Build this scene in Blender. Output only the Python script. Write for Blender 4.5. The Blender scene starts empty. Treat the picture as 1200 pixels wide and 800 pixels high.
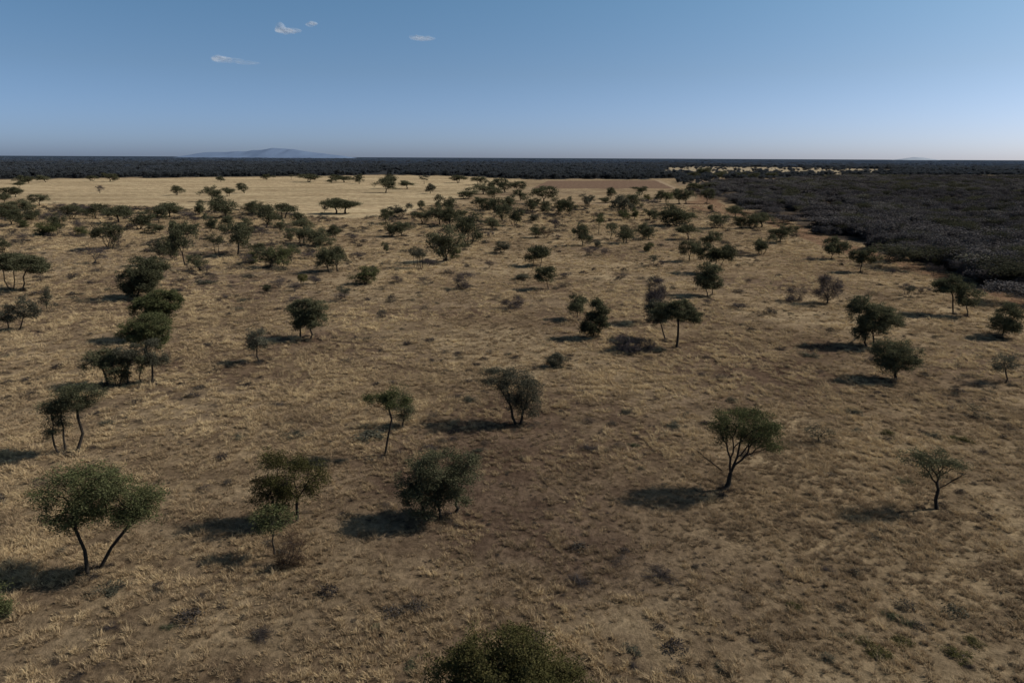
import bpy, math, random
import numpy as np
from mathutils import Matrix, Vector

R = math.radians
scene = bpy.context.scene
col = scene.collection
rs = np.random.RandomState

# ------------------------------------------------------------------ camera
CAM_H = 20.0
PITCH = math.atan(215 / 800)
ROLL = R(0.26)
FPX = 800.0            # focal length for a 1200 px wide picture (24 mm on 36 mm)
fwd = np.array([0, math.cos(PITCH), -math.sin(PITCH)])
_r = np.array([1.0, 0, 0])
_u = np.array([0, math.sin(PITCH), math.cos(PITCH)])
rgt = _r * math.cos(ROLL) + _u * math.sin(ROLL)
upv = -_r * math.sin(ROLL) + _u * math.cos(ROLL)
cam_d = bpy.data.cameras.new('camera')
cam_d.lens = 24; cam_d.sensor_width = 36; cam_d.clip_start = 0.5; cam_d.clip_end = 120000
cam = bpy.data.objects.new('camera', cam_d)
col.objects.link(cam)
M = Matrix.Identity(4)
for i in range(3):
    M[i][0] = rgt[i]; M[i][1] = upv[i]; M[i][2] = -fwd[i]
M[2][3] = CAM_H
cam.matrix_world = M
scene.camera = cam

def ray(px, py):
    return fwd + rgt * ((px - 600) / FPX) + upv * ((400 - py) / FPX)

def ground(px, py):
    d = ray(px, py)
    t = CAM_H / -d[2]
    return d[0] * t, d[1] * t

def onplane(px, py, Y):
    d = ray(px, py)
    t = Y / d[1]
    return d[0] * t, CAM_H + d[2] * t

def mpp(Y):                        # metres per picture pixel at forward distance Y (ground)
    depth = Y * math.cos(PITCH) + CAM_H * math.sin(PITCH)
    return depth / FPX

# ------------------------------------------------------------------ noise
def vnoise(x, y, seed=0):
    x = np.asarray(x, dtype=np.float64); y = np.asarray(y, dtype=np.float64)
    xi = np.floor(x).astype(np.int64); yi = np.floor(y).astype(np.int64)
    xf = x - xi; yf = y - yi
    xf = xf * xf * (3 - 2 * xf); yf = yf * yf * (3 - 2 * yf)
    def h(a, b):
        n = (a * 374761393 + b * 668265263 + seed * 974634777) & 0xffffffff
        n = ((n ^ (n >> 13)) * 1274126177) & 0xffffffff
        n = (n ^ (n >> 16)) & 0xffffffff
        return n / 4294967295.0
    a = h(xi, yi) * (1 - xf) + h(xi + 1, yi) * xf
    b = h(xi, yi + 1) * (1 - xf) + h(xi + 1, yi + 1) * xf
    return a * (1 - yf) + b * yf

def fbm(x, y, seed=0, o=4):
    s = 0; a = 0.5; n = 0
    for k in range(o):
        s = s + a * vnoise(x * 2 ** k, y * 2 ** k, seed + k * 17); n += a; a *= 0.55
    return s / n

def poly_px(pts):
    return np.array([ground(*p) for p in pts])

def inside(poly, x, y):
    res = np.zeros(np.shape(x), bool)
    n = len(poly); j = n - 1
    for i in range(n):
        xi, yi = poly[i]; xj, yj = poly[j]
        c = ((yi > y) != (yj > y)) & (x < (xj - xi) * (y - yi) / (yj - yi + 1e-12) + xi)
        res ^= c
        j = i
    return res

P_FIELD = poly_px([(-400, 217), (-200, 236), (0, 229), (30, 237), (60, 239), (110, 241), (180, 243), (240, 247), (310, 246), (350, 253),
                   (420, 256), (475, 250), (520, 239), (552, 228), (590, 213), (640, 209.5), (600, 208.5), (550, 207), (450, 205.6), (300, 207.5), (100, 209.8), (0, 211), (-400, 211)])
P_PLOUGH = poly_px([(642, 212.0), (768, 211.6), (789, 221.0), (624, 221.0)])
P_THICK = poly_px([(816, 226), (830, 232), (850, 236), (868, 243), (900, 252), (940, 262), (958, 273), (985, 281), (1020, 290), (1060, 300),
                   (1105, 316), (1150, 336), (1200, 349), (1420, 410), (2100, 420), (1700, 214), (1300, 207.2), (1060, 207), (985, 208.5), (900, 213.5), (835, 215)])
P_CLEAR = poly_px([(778, 196.5), (820, 195.2), (900, 196.2), (960, 196.8), (1056, 198.8), (1056, 203.5), (1000, 204.5), (985, 206), (940, 206), (860, 205), (840, 206), (815, 205), (780, 205)])
P_YARD = poly_px([(792, 212.3), (800, 209.6), (868, 208.8), (930, 207.6), (955, 210.2), (930, 212.3), (835, 213), (806, 217.5), (795, 217.5)])
P_BREAK = poly_px([(814, 222), (822, 222), (838, 236), (862, 243), (903, 254), (960, 276), (1060, 303), (1200, 353), (1200, 362), (1050, 310),
                   (950, 284), (890, 262), (850, 252), (815, 246), (806, 236)])
_wb = np.array([(-600, 211), (-200, 210.5), (0, 210), (100, 209.5), (300, 207.3), (450, 205.4), (550, 207), (600, 209), (640, 210.8), (770, 210.5), (800, 209.5), (870, 208.0), (950, 208), (1060, 206), (1400, 206), (2200, 207)])
P_WOODS_EDGE = poly_px(_wb)         # near edge of the far bushland, as a line in the world

def woods_mask(x, y):
    # beyond the edge line: compare by bearing and distance
    be = P_WOODS_EDGE[:, 0] / P_WOODS_EDGE[:, 1]
    de = P_WOODS_EDGE[:, 1]
    b = x / np.maximum(y, 1)
    o = np.argsort(be)
    d = np.interp(b, be[o], de[o])
    d = d * (0.94 + 0.08 * vnoise(x * 0.02, y * 0.004, 91) + 0.06 * vnoise(x * 0.15, y * 0.01, 92))
    return (y > d) & ~inside(P_YARD, x, y)

# ------------------------------------------------------------------ mesh helpers
def mesh_np(name, verts, faces, tone=None, mats=(), fmat=None, smooth=False):
    verts = np.asarray(verts, np.float32); faces = np.asarray(faces, np.int32)
    k = faces.shape[1]
    me = bpy.data.meshes.new(name)
    me.vertices.add(len(verts)); me.vertices.foreach_set('co', verts.ravel())
    me.loops.add(faces.size); me.loops.foreach_set('vertex_index', faces.ravel())
    me.polygons.add(len(faces))
    me.polygons.foreach_set('loop_start', np.arange(0, faces.size, k, dtype=np.int32))
    me.polygons.foreach_set('loop_total', np.full(len(faces), k, np.int32))
    if fmat is not None: me.polygons.foreach_set('material_index', np.asarray(fmat, np.int32))
    if smooth: me.polygons.foreach_set('use_smooth', np.ones(len(faces), bool))
    if tone is not None:
        a = me.attributes.new('tone', 'FLOAT', 'POINT'); a.data.foreach_set('value', np.asarray(tone, np.float32))
    for m in mats: me.materials.append(m)
    me.update(); me.validate()
    return me

class Tubes:
    def __init__(s): s.v = []; s.f = []; s.n = 0
    def add(s, pts, rad, sides=5):
        pts = np.asarray(pts, float); n = len(pts)
        ang = np.arange(sides) * (2 * math.pi / sides)
        rings = []
        for i in range(n):
            t = pts[min(i + 1, n - 1)] - pts[max(i - 1, 0)]
            t = t / (np.linalg.norm(t) + 1e-9)
            a = np.cross(t, [0.31, 0.87, 0.12]); a /= np.linalg.norm(a) + 1e-9
            b = np.cross(t, a)
            rings.append(pts[i] + rad[i] * (np.cos(ang)[:, None] * a + np.sin(ang)[:, None] * b))
        s.v.append(np.concatenate(rings))
        for i in range(n - 1):
            for j in range(sides):
                k = (j + 1) % sides
                o = s.n + i * sides
                s.f.append((o + j, o + k, o + sides + k, o + sides + j))
        s.n += n * sides
    def mesh(s, name, mat):
        return mesh_np(name, np.concatenate(s.v), np.array(s.f), mats=(mat,), smooth=True)

def grow(tb, rng, p0, tips, rtip, level=0, dirv=None, maxn=2.2e9):
    """branch from p0 to all the tips, forking on the way (recursive two-way split)"""
    n = len(tips)
    if n == 0: return
    c = tips.mean(0)
    if n <= 2:
        for t in tips:
            m = (p0 + t) / 2 + rng.normal(0, 0.06, 3) * np.linalg.norm(t - p0)
            tb.add([p0, m, t], [rtip * 1.25, rtip, rtip * 0.5], 3)
        return
    q = p0 + (c - p0) * rng.uniform(0.3, 0.5)
    m = (p0 + q) / 2 + rng.normal(0, 0.07, 3) * np.linalg.norm(q - p0)
    r0 = rtip * n ** 0.47
    tb.add([p0, m, q], [r0, r0 * 0.93, r0 * 0.86], 6 if level < 3 else 4)
    d = tips - q
    d = d / (np.linalg.norm(d, axis=1, keepdims=True) + 1e-6)
    i0 = rng.randint(n); i1 = np.argmin(d @ d[i0])
    a, b = d[i0], d[i1]
    lab = (d @ a) < (d @ b)
    for _ in range(3):
        if lab.all() or (~lab).all(): break
        a = d[~lab].mean(0); b = d[lab].mean(0)
        a /= np.linalg.norm(a) + 1e-6; b /= np.linalg.norm(b) + 1e-6
        lab = (d @ a) < (d @ b)
    if lab.all() or (~lab).all():
        lab = np.arange(n) % 2 == 0
    grow(tb, rng, q, tips[lab], rtip, level + 1); grow(tb, rng, q, tips[~lab], rtip, level + 1)

def sample_tips(rng, lobes, spacing, flat):
    tips = []; 
    for (cx, cy, cz, rx, ry, rz) in lobes:
        n = int(max(18, 2.5 * (rx * ry + rx * rz + ry * rz) / spacing ** 2))
        ncl = max(6, n // 6)
        u = rng.normal(size=(ncl, 3)); u /= np.linalg.norm(u, axis=1, keepdims=True)
        rad = rng.uniform(0.45, 1.0, (ncl, 1)) ** 0.7
        c = u * rad
        if flat: c[:, 2] = np.where(c[:, 2] < -flat, -c[:, 2] * 0.8, c[:, 2])
        k = rng.randint(0, ncl, n)
        p = c[k] + rng.normal(0, 0.185, (n, 3))
        ln = np.linalg.norm(p, axis=1, keepdims=True)
        lim = 1.04 + .30 * rng.uniform(0, 1, (n, 1)) ** 3
        p = np.where(ln > lim, p / ln * lim, p)
        tips.append(p * np.array([rx, ry, rz]) + np.array([cx, cy, cz]))
    t = np.concatenate(tips)
    t[:, 2] = np.maximum(t[:, 2], 0.12)
    return t

def leaf_mesh(name, rng, tips, per, size, spread, mat, lobes=None, ribbon=False, up=0.5):
    n = len(tips) * per
    base = np.repeat(tips, per, 0)
    p = base + rng.normal(0, 1, (n, 3)) * np.array([spread, spread, spread * 0.55])
    p[:, 2] = np.maximum(p[:, 2], 0.06)
    nrm = rng.normal(size=(n, 3)); nrm[:, 2] = np.abs(nrm[:, 2]) + up
    nrm /= np.linalg.norm(nrm, axis=1, keepdims=True)
    d = rng.normal(size=(n, 3))
    if ribbon: d = d * 0.6 + (p - base) / (spread + 1e-6) * 0.6 + np.array([0, 0, 0.5])
    a = np.cross(nrm, d); a /= np.linalg.norm(a, axis=1, keepdims=True) + 1e-6
    b = np.cross(nrm, a)
    s = size * rng.uniform(0.55, 1.35, (n, 1))
    w = s * (0.09 if ribbon else 0.5); l = s
    if ribbon: l = s * 2.2
    # a pointed leaf spray: kite of four corners
    v = np.stack([p - b * l * 0.5, p + a * w * 0.5 + b * l * .1, p + b * l * 0.5, p - a * w * 0.5 + b * l * .1], 1).reshape(-1, 3)
    f = np.arange(n * 4).reshape(-1, 4)
    tt = np.repeat(rng.uniform(0, 1, len(tips)), per) * 0.6 + rng.uniform(0, 0.4, n)
    return mesh_np(name, v, f, tone=np.repeat(tt, 4), mats=(mat,))

# ------------------------------------------------------------------ materials
def newmat(name):
    m = bpy.data.materials.new(name); m.use_nodes = True
    nt = m.node_tree; nt.nodes.clear()
    return m, nt, nt.nodes, nt.links

def ramp(nd, stops):
    r = nd.new('ShaderNodeValToRGB')
    e = r.color_ramp.elements
    while len(e) < len(stops): e.new(0.5)
    for k, (p, c) in enumerate(stops):
        e[k].position = p; e[k].color = (c[0], c[1], c[2], 1)
    return r

def leaf_material(name, dark, mid, light, trans=0.3):
    m, nt, nd, lk = newmat(name)
    at = nd.new('ShaderNodeAttribute'); at.attribute_name = 'tone'
    oi = nd.new('ShaderNodeObjectInfo')
    add = nd.new('ShaderNodeMath'); add.operation = 'MULTIPLY_ADD'; add.inputs[1].default_value = 0.3
    lk.new(oi.outputs['Random'], add.inputs[0])
    sc = nd.new('ShaderNodeMath'); sc.operation = 'MULTIPLY'; sc.inputs[1].default_value = 0.7
    lk.new(at.outputs['Fac'], sc.inputs[0]); lk.new(sc.outputs[0], add.inputs[2])
    rp = ramp(nd, [(0.05, dark), (0.5, mid), (0.95, light)])
    lk.new(add.outputs[0], rp.inputs[0])
    df = nd.new('ShaderNodeBsdfDiffuse'); tr = nd.new('ShaderNodeBsdfTranslucent'); mx = nd.new('ShaderNodeMixShader')
    mx.inputs[0].default_value = trans
    lk.new(rp.outputs[0], df.inputs['Color']); lk.new(rp.outputs[0], tr.inputs['Color'])
    lk.new(df.outputs[0], mx.inputs[1]); lk.new(tr.outputs[0], mx.inputs[2])
    out = nd.new('ShaderNodeOutputMaterial'); lk.new(mx.outputs[0], out.inputs[0])
    return m

def bark_material(name, c1, c2):
    m, nt, nd, lk = newmat(name)
    tc = nd.new('ShaderNodeTexCoord'); no = nd.new('ShaderNodeTexNoise')
    mp = nd.new('ShaderNodeMapping'); mp.inputs['Scale'].default_value = (9, 9, 2)
    lk.new(tc.outputs['Object'], mp.inputs[0]); lk.new(mp.outputs[0], no.inputs['Vector'])
    no.inputs['Scale'].default_value = 2.2; no.inputs['Detail'].default_value = 6
    rp = ramp(nd, [(0.3, c1), (0.7, c2)])
    lk.new(no.outputs['Fac'], rp.inputs[0])
    b = nd.new('ShaderNodeBsdfPrincipled'); b.inputs['Roughness'].default_value = 0.95; b.inputs['Specular IOR Level'].default_value = 0.1
    lk.new(rp.outputs[0], b.inputs['Base Color'])
    bp = nd.new('ShaderNodeBump'); bp.inputs['Strength'].default_value = 0.6; bp.inputs['Distance'].default_value = 0.03
    lk.new(no.outputs['Fac'], bp.inputs['Height']); lk.new(bp.outputs[0], b.inputs['Normal'])
    out = nd.new('ShaderNodeOutputMaterial'); lk.new(b.outputs[0], out.inputs[0])
    return m

LEAF = {
    'green': leaf_material('leaf_green', (0.0403, 0.0448, 0.0202), (0.0784, 0.0829, 0.037), (0.1288, 0.1288, 0.0627)),
    'dark': leaf_material('leaf_dark', (0.0381, 0.0392, 0.0224), (0.0762, 0.0762, 0.0437), (0.1288, 0.1243, 0.0706)),
    'olive': leaf_material('leaf_olive', (0.0345, 0.0333, 0.0126), (0.069, 0.0633, 0.0253), (0.1058, 0.0931, 0.0391)),
    'grey': leaf_material('leaf_grey', (0.0426, 0.0414, 0.0291), (0.0784, 0.075, 0.0526), (0.121, 0.1142, 0.0829)),
    'dry': leaf_material('twig_dry', (0.0378, 0.0315, 0.0315), (0.0702, 0.0576, 0.0558), (0.108, 0.0882, 0.0828), 0.1),
    'brown': leaf_material('twig_brown', (0.022, 0.018, 0.017), (0.045, 0.036, 0.033), (0.075, 0.060, 0.052), 0.1),
    'rust': leaf_material('leaf_rust', (0.035, 0.022, 0.015), (0.066, 0.042, 0.027), (0.10, 0.065, 0.04), 0.1),
    'yellow': leaf_material('leaf_yellow', (0.05, 0.05, 0.016), (0.085, 0.080, 0.027), (0.13, 0.115, 0.045)),
}
BARK = bark_material('bark', (0.012, 0.010, 0.008), (0.045, 0.037, 0.030))
BARK_GREY = bark_material('bark_grey', (0.035, 0.03, 0.028), (0.085, 0.075, 0.07))

# ------------------------------------------------------------------ tagging
def tag(o, label=None, cat=None, group=None, kind=None):
    if label: o['label'] = label
    if cat: o['category'] = cat
    if group: o['group'] = group
    if kind: o['kind'] = kind
    return o

def link(name, me, parent=None):
    o = bpy.data.objects.new(name, me); col.objects.link(o)
    if parent: o.parent = parent
    return o

def empty(name, loc):
    o = bpy.data.objects.new(name, None); col.objects.link(o); o.location = loc
    o.empty_display_size = 0.5
    return o

CAT = {'thorn_tree': 'tree', 'umbrella_tree': 'tree', 'leafless_tree': 'tree', 'sapling': 'sapling', 'thorn_bush': 'bush', 'dry_shrub': 'shrub', 'dwarf_shrub': 'shrub'}
# ------------------------------------------------------------------ trees modelled one by one
LANDMARKS = []        # (x, y, short name)

def near_tree(name, label, short, base, lobes, stems=None, mat='green', seed=1, flat=True, dens=1.0, fork=0.45, bark=BARK,
              thick=1.0, limbs=(), dr=1.0, spread=1.3, twigs=False, group=None, cat=None):
    """base and stem feet are points of the ground; lobes are (x, y, rx, ry) seen from the viewpoint, turned into ellipsoids in metres"""
    rng = rs(seed)
    X, Y = ground(*base)
    k = mpp(Y)
    th = math.atan2(CAM_H - 2, Y)
    L = []
    for i, (lx, ly, rx, ry) in enumerate(lobes):
        x, z = onplane(lx, ly, Y)
        k2 = k * 1.0
        ex = rx * k2
        ey = ex * dr * rng.uniform(0.85, 1.1)
        a = ry * k2
        ez = math.sqrt(max(a * a - (ey * math.sin(th)) ** 2, (0.6 * a) ** 2)) / math.cos(th)
        yy = rng.uniform(-0.25, 0.25) * ex
        z -= yy * math.tan(th) * 0        # lobes stay around the trunk plane
        L.append((x - X, yy, max(z, ez * 0.5), ex * 1.08, ey * 1.12, ez * 1.12))
    ls = max(0.10, 0.0021 * Y)
    sp = max(0.30, 0.0042 * Y)
    tips = sample_tips(rng, L, sp, (0.72 if name == 'umbrella_tree' else 0.95) if flat else False)
    feet = []
    for s in (stems or [base]):
        x, y = ground(*s)
        feet.append(np.array([x - X, y - Y, -0.05]))
    feet = np.array(feet)
    tb = Tubes()
    # every tip goes to the stem whose sector it lies in
    c = tips.mean(0)
    d = np.abs(tips[:, None, 0] - feet[None, :, 0] - (0)) * 1.0
    if len(feet) > 1:
        order = np.argsort(feet[:, 0]); q = np.argsort(np.argsort(tips[:, 0] + rng.normal(0, 0.25, len(tips))))
        lab = order[np.minimum((q * len(feet)) // len(tips), len(feet) - 1)]
    else:
        lab = np.zeros(len(tips), int)
    height = tips[:, 2].max()
    rt = 0.0062 * thick * max(1, Y / 120) ** 0.5
    for i, ft in enumerate(feet):
        tt = tips[lab == i]
        if len(tt) == 0: continue
        cc = tt.mean(0)
        zb = np.percentile(tt[:, 2], 12)
        q = ft + (cc - ft) * np.array([fork * 0.75 * spread, fork * 0.75, 0]); q[2] = max(zb * fork * 1.5, 0.25 * height * fork)
        q[2] = min(q[2], cc[2] * 0.85)
        m1 = ft * 0.62 + q * 0.38 + np.append(rng.normal(0, 0.05, 2) * q[2], 0)
        m2 = ft * 0.25 + q * 0.75 + np.append(rng.normal(0, 0.05, 2) * q[2], 0)
        r0 = rt * len(tt) ** 0.47
        tb.add([ft, ft * .93 + m1 * .07, m1, m2, q], [r0 * 2.0, r0 * 1.4, r0 * 1.2, r0 * 1.08, r0], 8)
        k3 = 3 if len(tt) > 60 else 2
        # first fork: by bearing round the trunk
        an = np.arctan2(tt[:, 1] - q[1], tt[:, 0] - q[0]) + rng.uniform(0, 6)
        an = np.mod(an, 2 * math.pi); sec = np.argsort(np.argsort(an)) * k3 // len(tt)
        for s in range(k3):
            grow(tb, rng, q, tt[sec == s], rt, 1)
    for (x0, y0, x1, y1) in limbs:          # dead limbs sticking out
        a = onplane(x0, y0, Y); b = onplane(x1, y1, Y)
        p0 = np.array([a[0] - X, 0, a[1]]); p1 = np.array([b[0] - X, -0.4, b[1]])
        t = p1 + (rng.normal(0, 1, (9, 3)) * np.linalg.norm(p1 - p0) * 0.16)
        grow(tb, rng, p0, t, rt * 1.6, 2)
    root = empty(name, (X, Y, 0))
    tag(root, label, cat or CAT[name], group)
    link('trunk', tb.mesh('trunk', bark), root)
    if twigs:
        me = leaf_mesh('crown', rng, tips, int(16 * dens), ls * 1.9, sp * 0.6, LEAF[mat], ribbon=True, up=0.1)
    else:
        me = leaf_mesh('crown', rng, tips, int(50 * dens), ls, sp * 0.62, LEAF[mat])
    link('crown', me, root)
    if short: LANDMARKS.append((X, Y, short))
    return root

def near_bush(name, label, short, base, lobes, mat='olive', seed=1, dens=1.0, twigs=False, group=None, dr=0.9):
    rng = rs(seed)
    X, Y = ground(*base); k = mpp(Y); th = math.atan2(CAM_H - 1, Y)
    L = []
    for (lx, ly, rx, ry) in lobes:
        x, z = onplane(lx, ly, Y)
        ex = rx * k; ey = ex * dr; a = ry * k
        ez = math.sqrt(max(a * a - (ey * math.sin(th)) ** 2, (0.5 * a) ** 2)) / math.cos(th)
        L.append((x - X, rng.uniform(-.2, .2) * ex, max(z, ez * 0.6), ex * 1.06, ey * 1.06, ez * 1.1))
    ls = max(0.09, 0.0021 * Y); sp = max(0.22, 0.0040 * Y)
    tips = sample_tips(rng, L, sp, False)
    tb = Tubes()
    ns = 4
    an = np.mod(np.arctan2(tips[:, 1], tips[:, 0]) + 3, 2 * math.pi); sec = np.argsort(np.argsort(an)) * ns // len(tips)
    for s in range(ns):
        tt = tips[sec == s]
        ft = np.array([tt[:, 0].mean() * 0.15, tt[:, 1].mean() * 0.15, -0.03])
        grow(tb, rng, ft, tt, 0.0055 * max(1, Y / 120) ** 0.5, 1)
    root = empty(name, (X, Y, 0)); tag(root, label, CAT[name], group)
    link('stem', tb.mesh('stem', BARK_GREY if twigs else BARK), root)
    if twigs: me = leaf_mesh('crown', rng, tips, int(14 * dens), ls * 1.7, sp * 0.6, LEAF[mat], ribbon=True, up=0.1)
    else: me = leaf_mesh('crown', rng, tips, int(50 * dens), ls, sp * 0.62, LEAF[mat])
    link('crown', me, root)
    if short: LANDMARKS.append((X, Y, short))
    return root

T, B = near_tree, near_bush
# nearest belt
T('thorn_tree', 'broad green thorn tree on two bowed stems that lean apart on bare sandy soil', 'tree on two bowed stems', (109, 669),
  [(80, 584, 28, 30), (106, 574, 32, 26), (136, 586, 28, 24), (164, 591, 25, 21), (112, 592, 26, 18), (90, 606, 17, 11), (150, 605, 16, 11)], stems=[(103, 673), (117, 665)], mat='green', seed=11, fork=0.8, thick=0.72, spread=2.1)
T('thorn_tree', 'olive twin-stemmed thorn tree standing right behind a slim young tree', 'olive twin-stemmed tree', (341, 612),
  [(320, 557, 25, 25), (352, 560, 25, 22), (318, 583, 22, 18)], stems=[(330, 616), (348, 611)], mat='olive', seed=12, fork=0.55)
T('thorn_tree', 'slim young green tree with one thin stem, in front of the olive twin-stemmed tree', 'slim young green tree', (322, 651),
  [(320, 607, 18, 14), (312, 618, 9, 9)], mat='green', seed=13, dens=0.9, thick=0.8)
B('dry_shrub', 'rusty brown leafless shrub at the foot of the slim young green tree', 'rusty leafless shrub', (335, 662),
  [(345, 643, 15, 20), (330, 655, 14, 9)], mat='rust', seed=14, twigs=True)
T('thorn_tree', 'dense bushy green tree with foliage almost to the ground and a big round shadow', 'dense bushy tree', (520, 607),
  [(489, 557, 22, 24), (515, 547, 27, 20), (546, 556, 20, 22), (500, 580, 27, 19), (532, 577, 20, 16), (476, 576, 12, 14)], stems=[(497, 599), (517, 608), (533, 601)], mat='dark', seed=15, flat=False, dens=1.15, fork=0.4)
T('thorn_tree', 'wide forked thorn tree with a dead limb reaching out over its own shadow', 'wide forked tree', (850, 573),
  [(854, 492, 20, 14), (880, 491, 28, 14), (900, 508, 16, 18), (884, 514, 18, 11), (850, 510, 11, 11)], mat='green', seed=16, dens=0.95, fork=0.22, thick=1.25, limbs=[(846, 551, 815, 529)])
T('thorn_tree', 'thin-crowned dark tree on a single straight trunk with a bare side limb', 'single-trunk tree with bare limb', (1098, 596),
  [(1079, 537, 19, 9), (1100, 536, 16, 9), (1116, 547, 14, 10), (1092, 552, 12, 8), (1070, 532, 10, 6)], mat='dark', seed=17, fork=0.42, dens=0.6, thick=1.2, limbs=[(1100, 572, 1128, 553)])
B('thorn_bush', 'huge olive thorn bush cut by the bottom edge of the photo', 'huge olive bush', (590, 838),
  [(590, 775, 50, 36), (550, 800, 50, 34), (640, 800, 48, 32), (600, 806, 60, 30)], mat='olive', seed=18, dens=1.2)
B('thorn_bush', 'bright green bush half cut by the photo edge near the tree on two bowed stems', 'half-cut green bush', (-9, 724),
  [(-8, 704, 17, 20)], mat='green', seed=19)
T('thorn_tree', 'wind-leaned tree with a flat crown sweeping away from the sun over two dark stems', 'wind-leaned tree', (608, 497),
  [(585, 444, 20, 11), (604, 452, 22, 17), (618, 464, 16, 20), (598, 468, 12, 10)], stems=[(605, 497), (610, 496)], mat='grey', seed=20, fork=0.5, dens=0.95)
T('umbrella_tree', 'tall slender Y-forked tree with a small split crown high above the grass', 'tall Y-forked tree', (451, 533),
  [(442, 465, 13, 9), (463, 468, 15, 12)], mat='green', seed=21, dens=1.3, fork=0.98, thick=1.1)
T('thorn_tree', 'small tree mostly hidden behind the crown of the tall Y-forked tree', None, (472, 500),
  [(472, 474, 12, 18)], mat='dark', seed=22, fork=0.7)
T('thorn_tree', 'compact fan-shaped tree on one short trunk, in front of a taller three-stemmed tree', 'compact fan-shaped tree', (1050, 445),
  [(1041, 414, 16, 14), (1060, 414, 16, 15), (1050, 424, 18, 13)], mat='dark', seed=23, fork=0.32, flat=False)
T('thorn_tree', 'tall shaggy three-stemmed tree just behind the compact fan-shaped tree', 'shaggy three-stemmed tree', (1018, 405),
  [(1012, 366, 14, 16), (1028, 374, 16, 14), (1043, 374, 12, 11), (1008, 384, 9, 12)], stems=[(1004, 396), (1016, 406), (1024, 408)], mat='dark', seed=24, fork=0.5)
T('umbrella_tree', 'umbrella tree with a flat slanting crown on a straight pole-like trunk', 'pole-trunked umbrella tree', (90, 530),
  [(82, 459, 18, 9), (98, 464, 19, 13), (85, 473, 14, 11)], mat='dark', seed=25, fork=0.85)
T('thorn_tree', 'ragged two-stemmed tree with low side twigs, beside the pole-trunked umbrella tree', 'ragged two-stemmed tree', (73, 531),
  [(60, 477, 14, 14), (56, 492, 11, 11), (70, 488, 10, 18), (58, 510, 6, 6)], stems=[(69, 532), (77, 528)], mat='dark', seed=26, fork=0.8, dens=0.85)
# the clump on the far side of the ragged pair
T('umbrella_tree', 'tree leaning hard away from the sun at the shaded end of a five-tree clump', 'hard-leaning clump tree', (127, 452),
  [(110, 423, 13, 10), (122, 421, 12, 10)], mat='dark', seed=27, fork=0.8)
B('thorn_bush', 'leafy low bush in the middle of the five-tree clump', None, (138, 454), [(136, 432, 13, 17)], mat='dark', seed=28)
T('thorn_tree', 'pole-stemmed tree with a thin crown standing mid-way in the five-tree clump', None, (150, 451),
  [(150, 414, 11, 10), (142, 418, 9, 9)], mat='grey', seed=29, fork=0.9)
T('sapling', 'thin young tree between two taller stems of the five-tree clump', None, (168, 451),
  [(166, 424, 9, 10)], mat='dark', seed=30, fork=0.9, dens=0.8)
T('thorn_tree', 'greyish tall tree at the sunlit end of the five-tree clump', 'sunlit-end clump tree', (178, 450),
  [(181, 413, 12, 13), (185, 424, 8, 9), (175, 422, 8, 8)], mat='grey', seed=31, fork=0.85, dens=0.7)
T('umbrella_tree', 'broad green umbrella tree rising behind the five-tree clump', 'broad green umbrella tree', (174, 420),
  [(157, 388, 16, 10), (178, 382, 18, 13), (172, 394, 17, 11), (186, 397, 10, 10)], mat='green', seed=32, fork=0.8)
T('umbrella_tree', 'umbrella tree on two thin stems, second behind the five-tree clump', 'two-thin-stemmed umbrella tree', (194, 397),
  [(172, 362, 16, 12), (190, 354, 18, 12), (202, 352, 9, 10), (186, 368, 14, 11)], stems=[(191, 394), (197, 398)], mat='green', seed=33, fork=0.85)
T('thorn_tree', 'heavy dark tree with layered crown, farthest of the line behind the five-tree clump', 'heavy layered tree', (160, 350),
  [(148, 330, 14, 9), (165, 318, 17, 15), (162, 335, 15, 12), (174, 330, 12, 12)], mat='dark', seed=34, fork=0.5)
T('thorn_tree', 'tall dark tree hugging the sunny side of the heavy layered tree', None, (176, 346),
  [(180, 310, 14, 9), (172, 322, 12, 12)], mat='dark', seed=35, fork=0.6)
T('umbrella_tree', 'flat umbrella tree on two thin trunks at the photo edge, touching its twin', 'edge umbrella tree', (13, 339),
  [(4, 309, 15, 8), (16, 306, 14, 8)], stems=[(11, 339), (16, 339)], mat='dark', seed=36, fork=0.85)
T('umbrella_tree', 'flat wide umbrella tree on a forked trunk, sunny-side twin of the edge umbrella tree', 'wide twin umbrella tree', (26, 340),
  [(28, 307, 16, 8), (41, 311, 12, 8)], mat='dark', seed=37, fork=0.55)
T('thorn_tree', 'small tree with a half-bare crown at the photo edge, below the flat umbrella twins', 'half-bare edge tree', (10, 387),
  [(6, 368, 11, 9)], mat='grey', seed=38, fork=0.7, dens=0.8)
T('thorn_tree', 'small slanting tree beside the half-bare edge tree', 'small slanting tree', (23, 386), [(29, 362, 10, 11)], mat='grey', seed=39, fork=0.7, dens=0.8)
T('sapling', 'thin sapling with a spindly crown standing apart behind the small slanting tree', 'spindly sapling', (55, 365),
  [(53, 347, 6, 11)], mat='grey', seed=40, fork=0.3, dens=0.55)
T('thorn_tree', 'lone little lollipop tree with a thin straight stem in open grass', 'lone lollipop tree', (304, 424),
  [(303, 396, 12, 11)], mat='grey', seed=41, fork=0.8)
T('thorn_tree', 'bushy round-headed dark tree on two short trunks in open grass', 'round-headed two-trunk tree', (358, 397),
  [(350, 370, 14, 13), (368, 370, 14, 14), (360, 362, 14, 10)], stems=[(352, 395), (364, 397)], mat='dark', seed=42, fork=0.5, dens=1.1)
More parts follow.
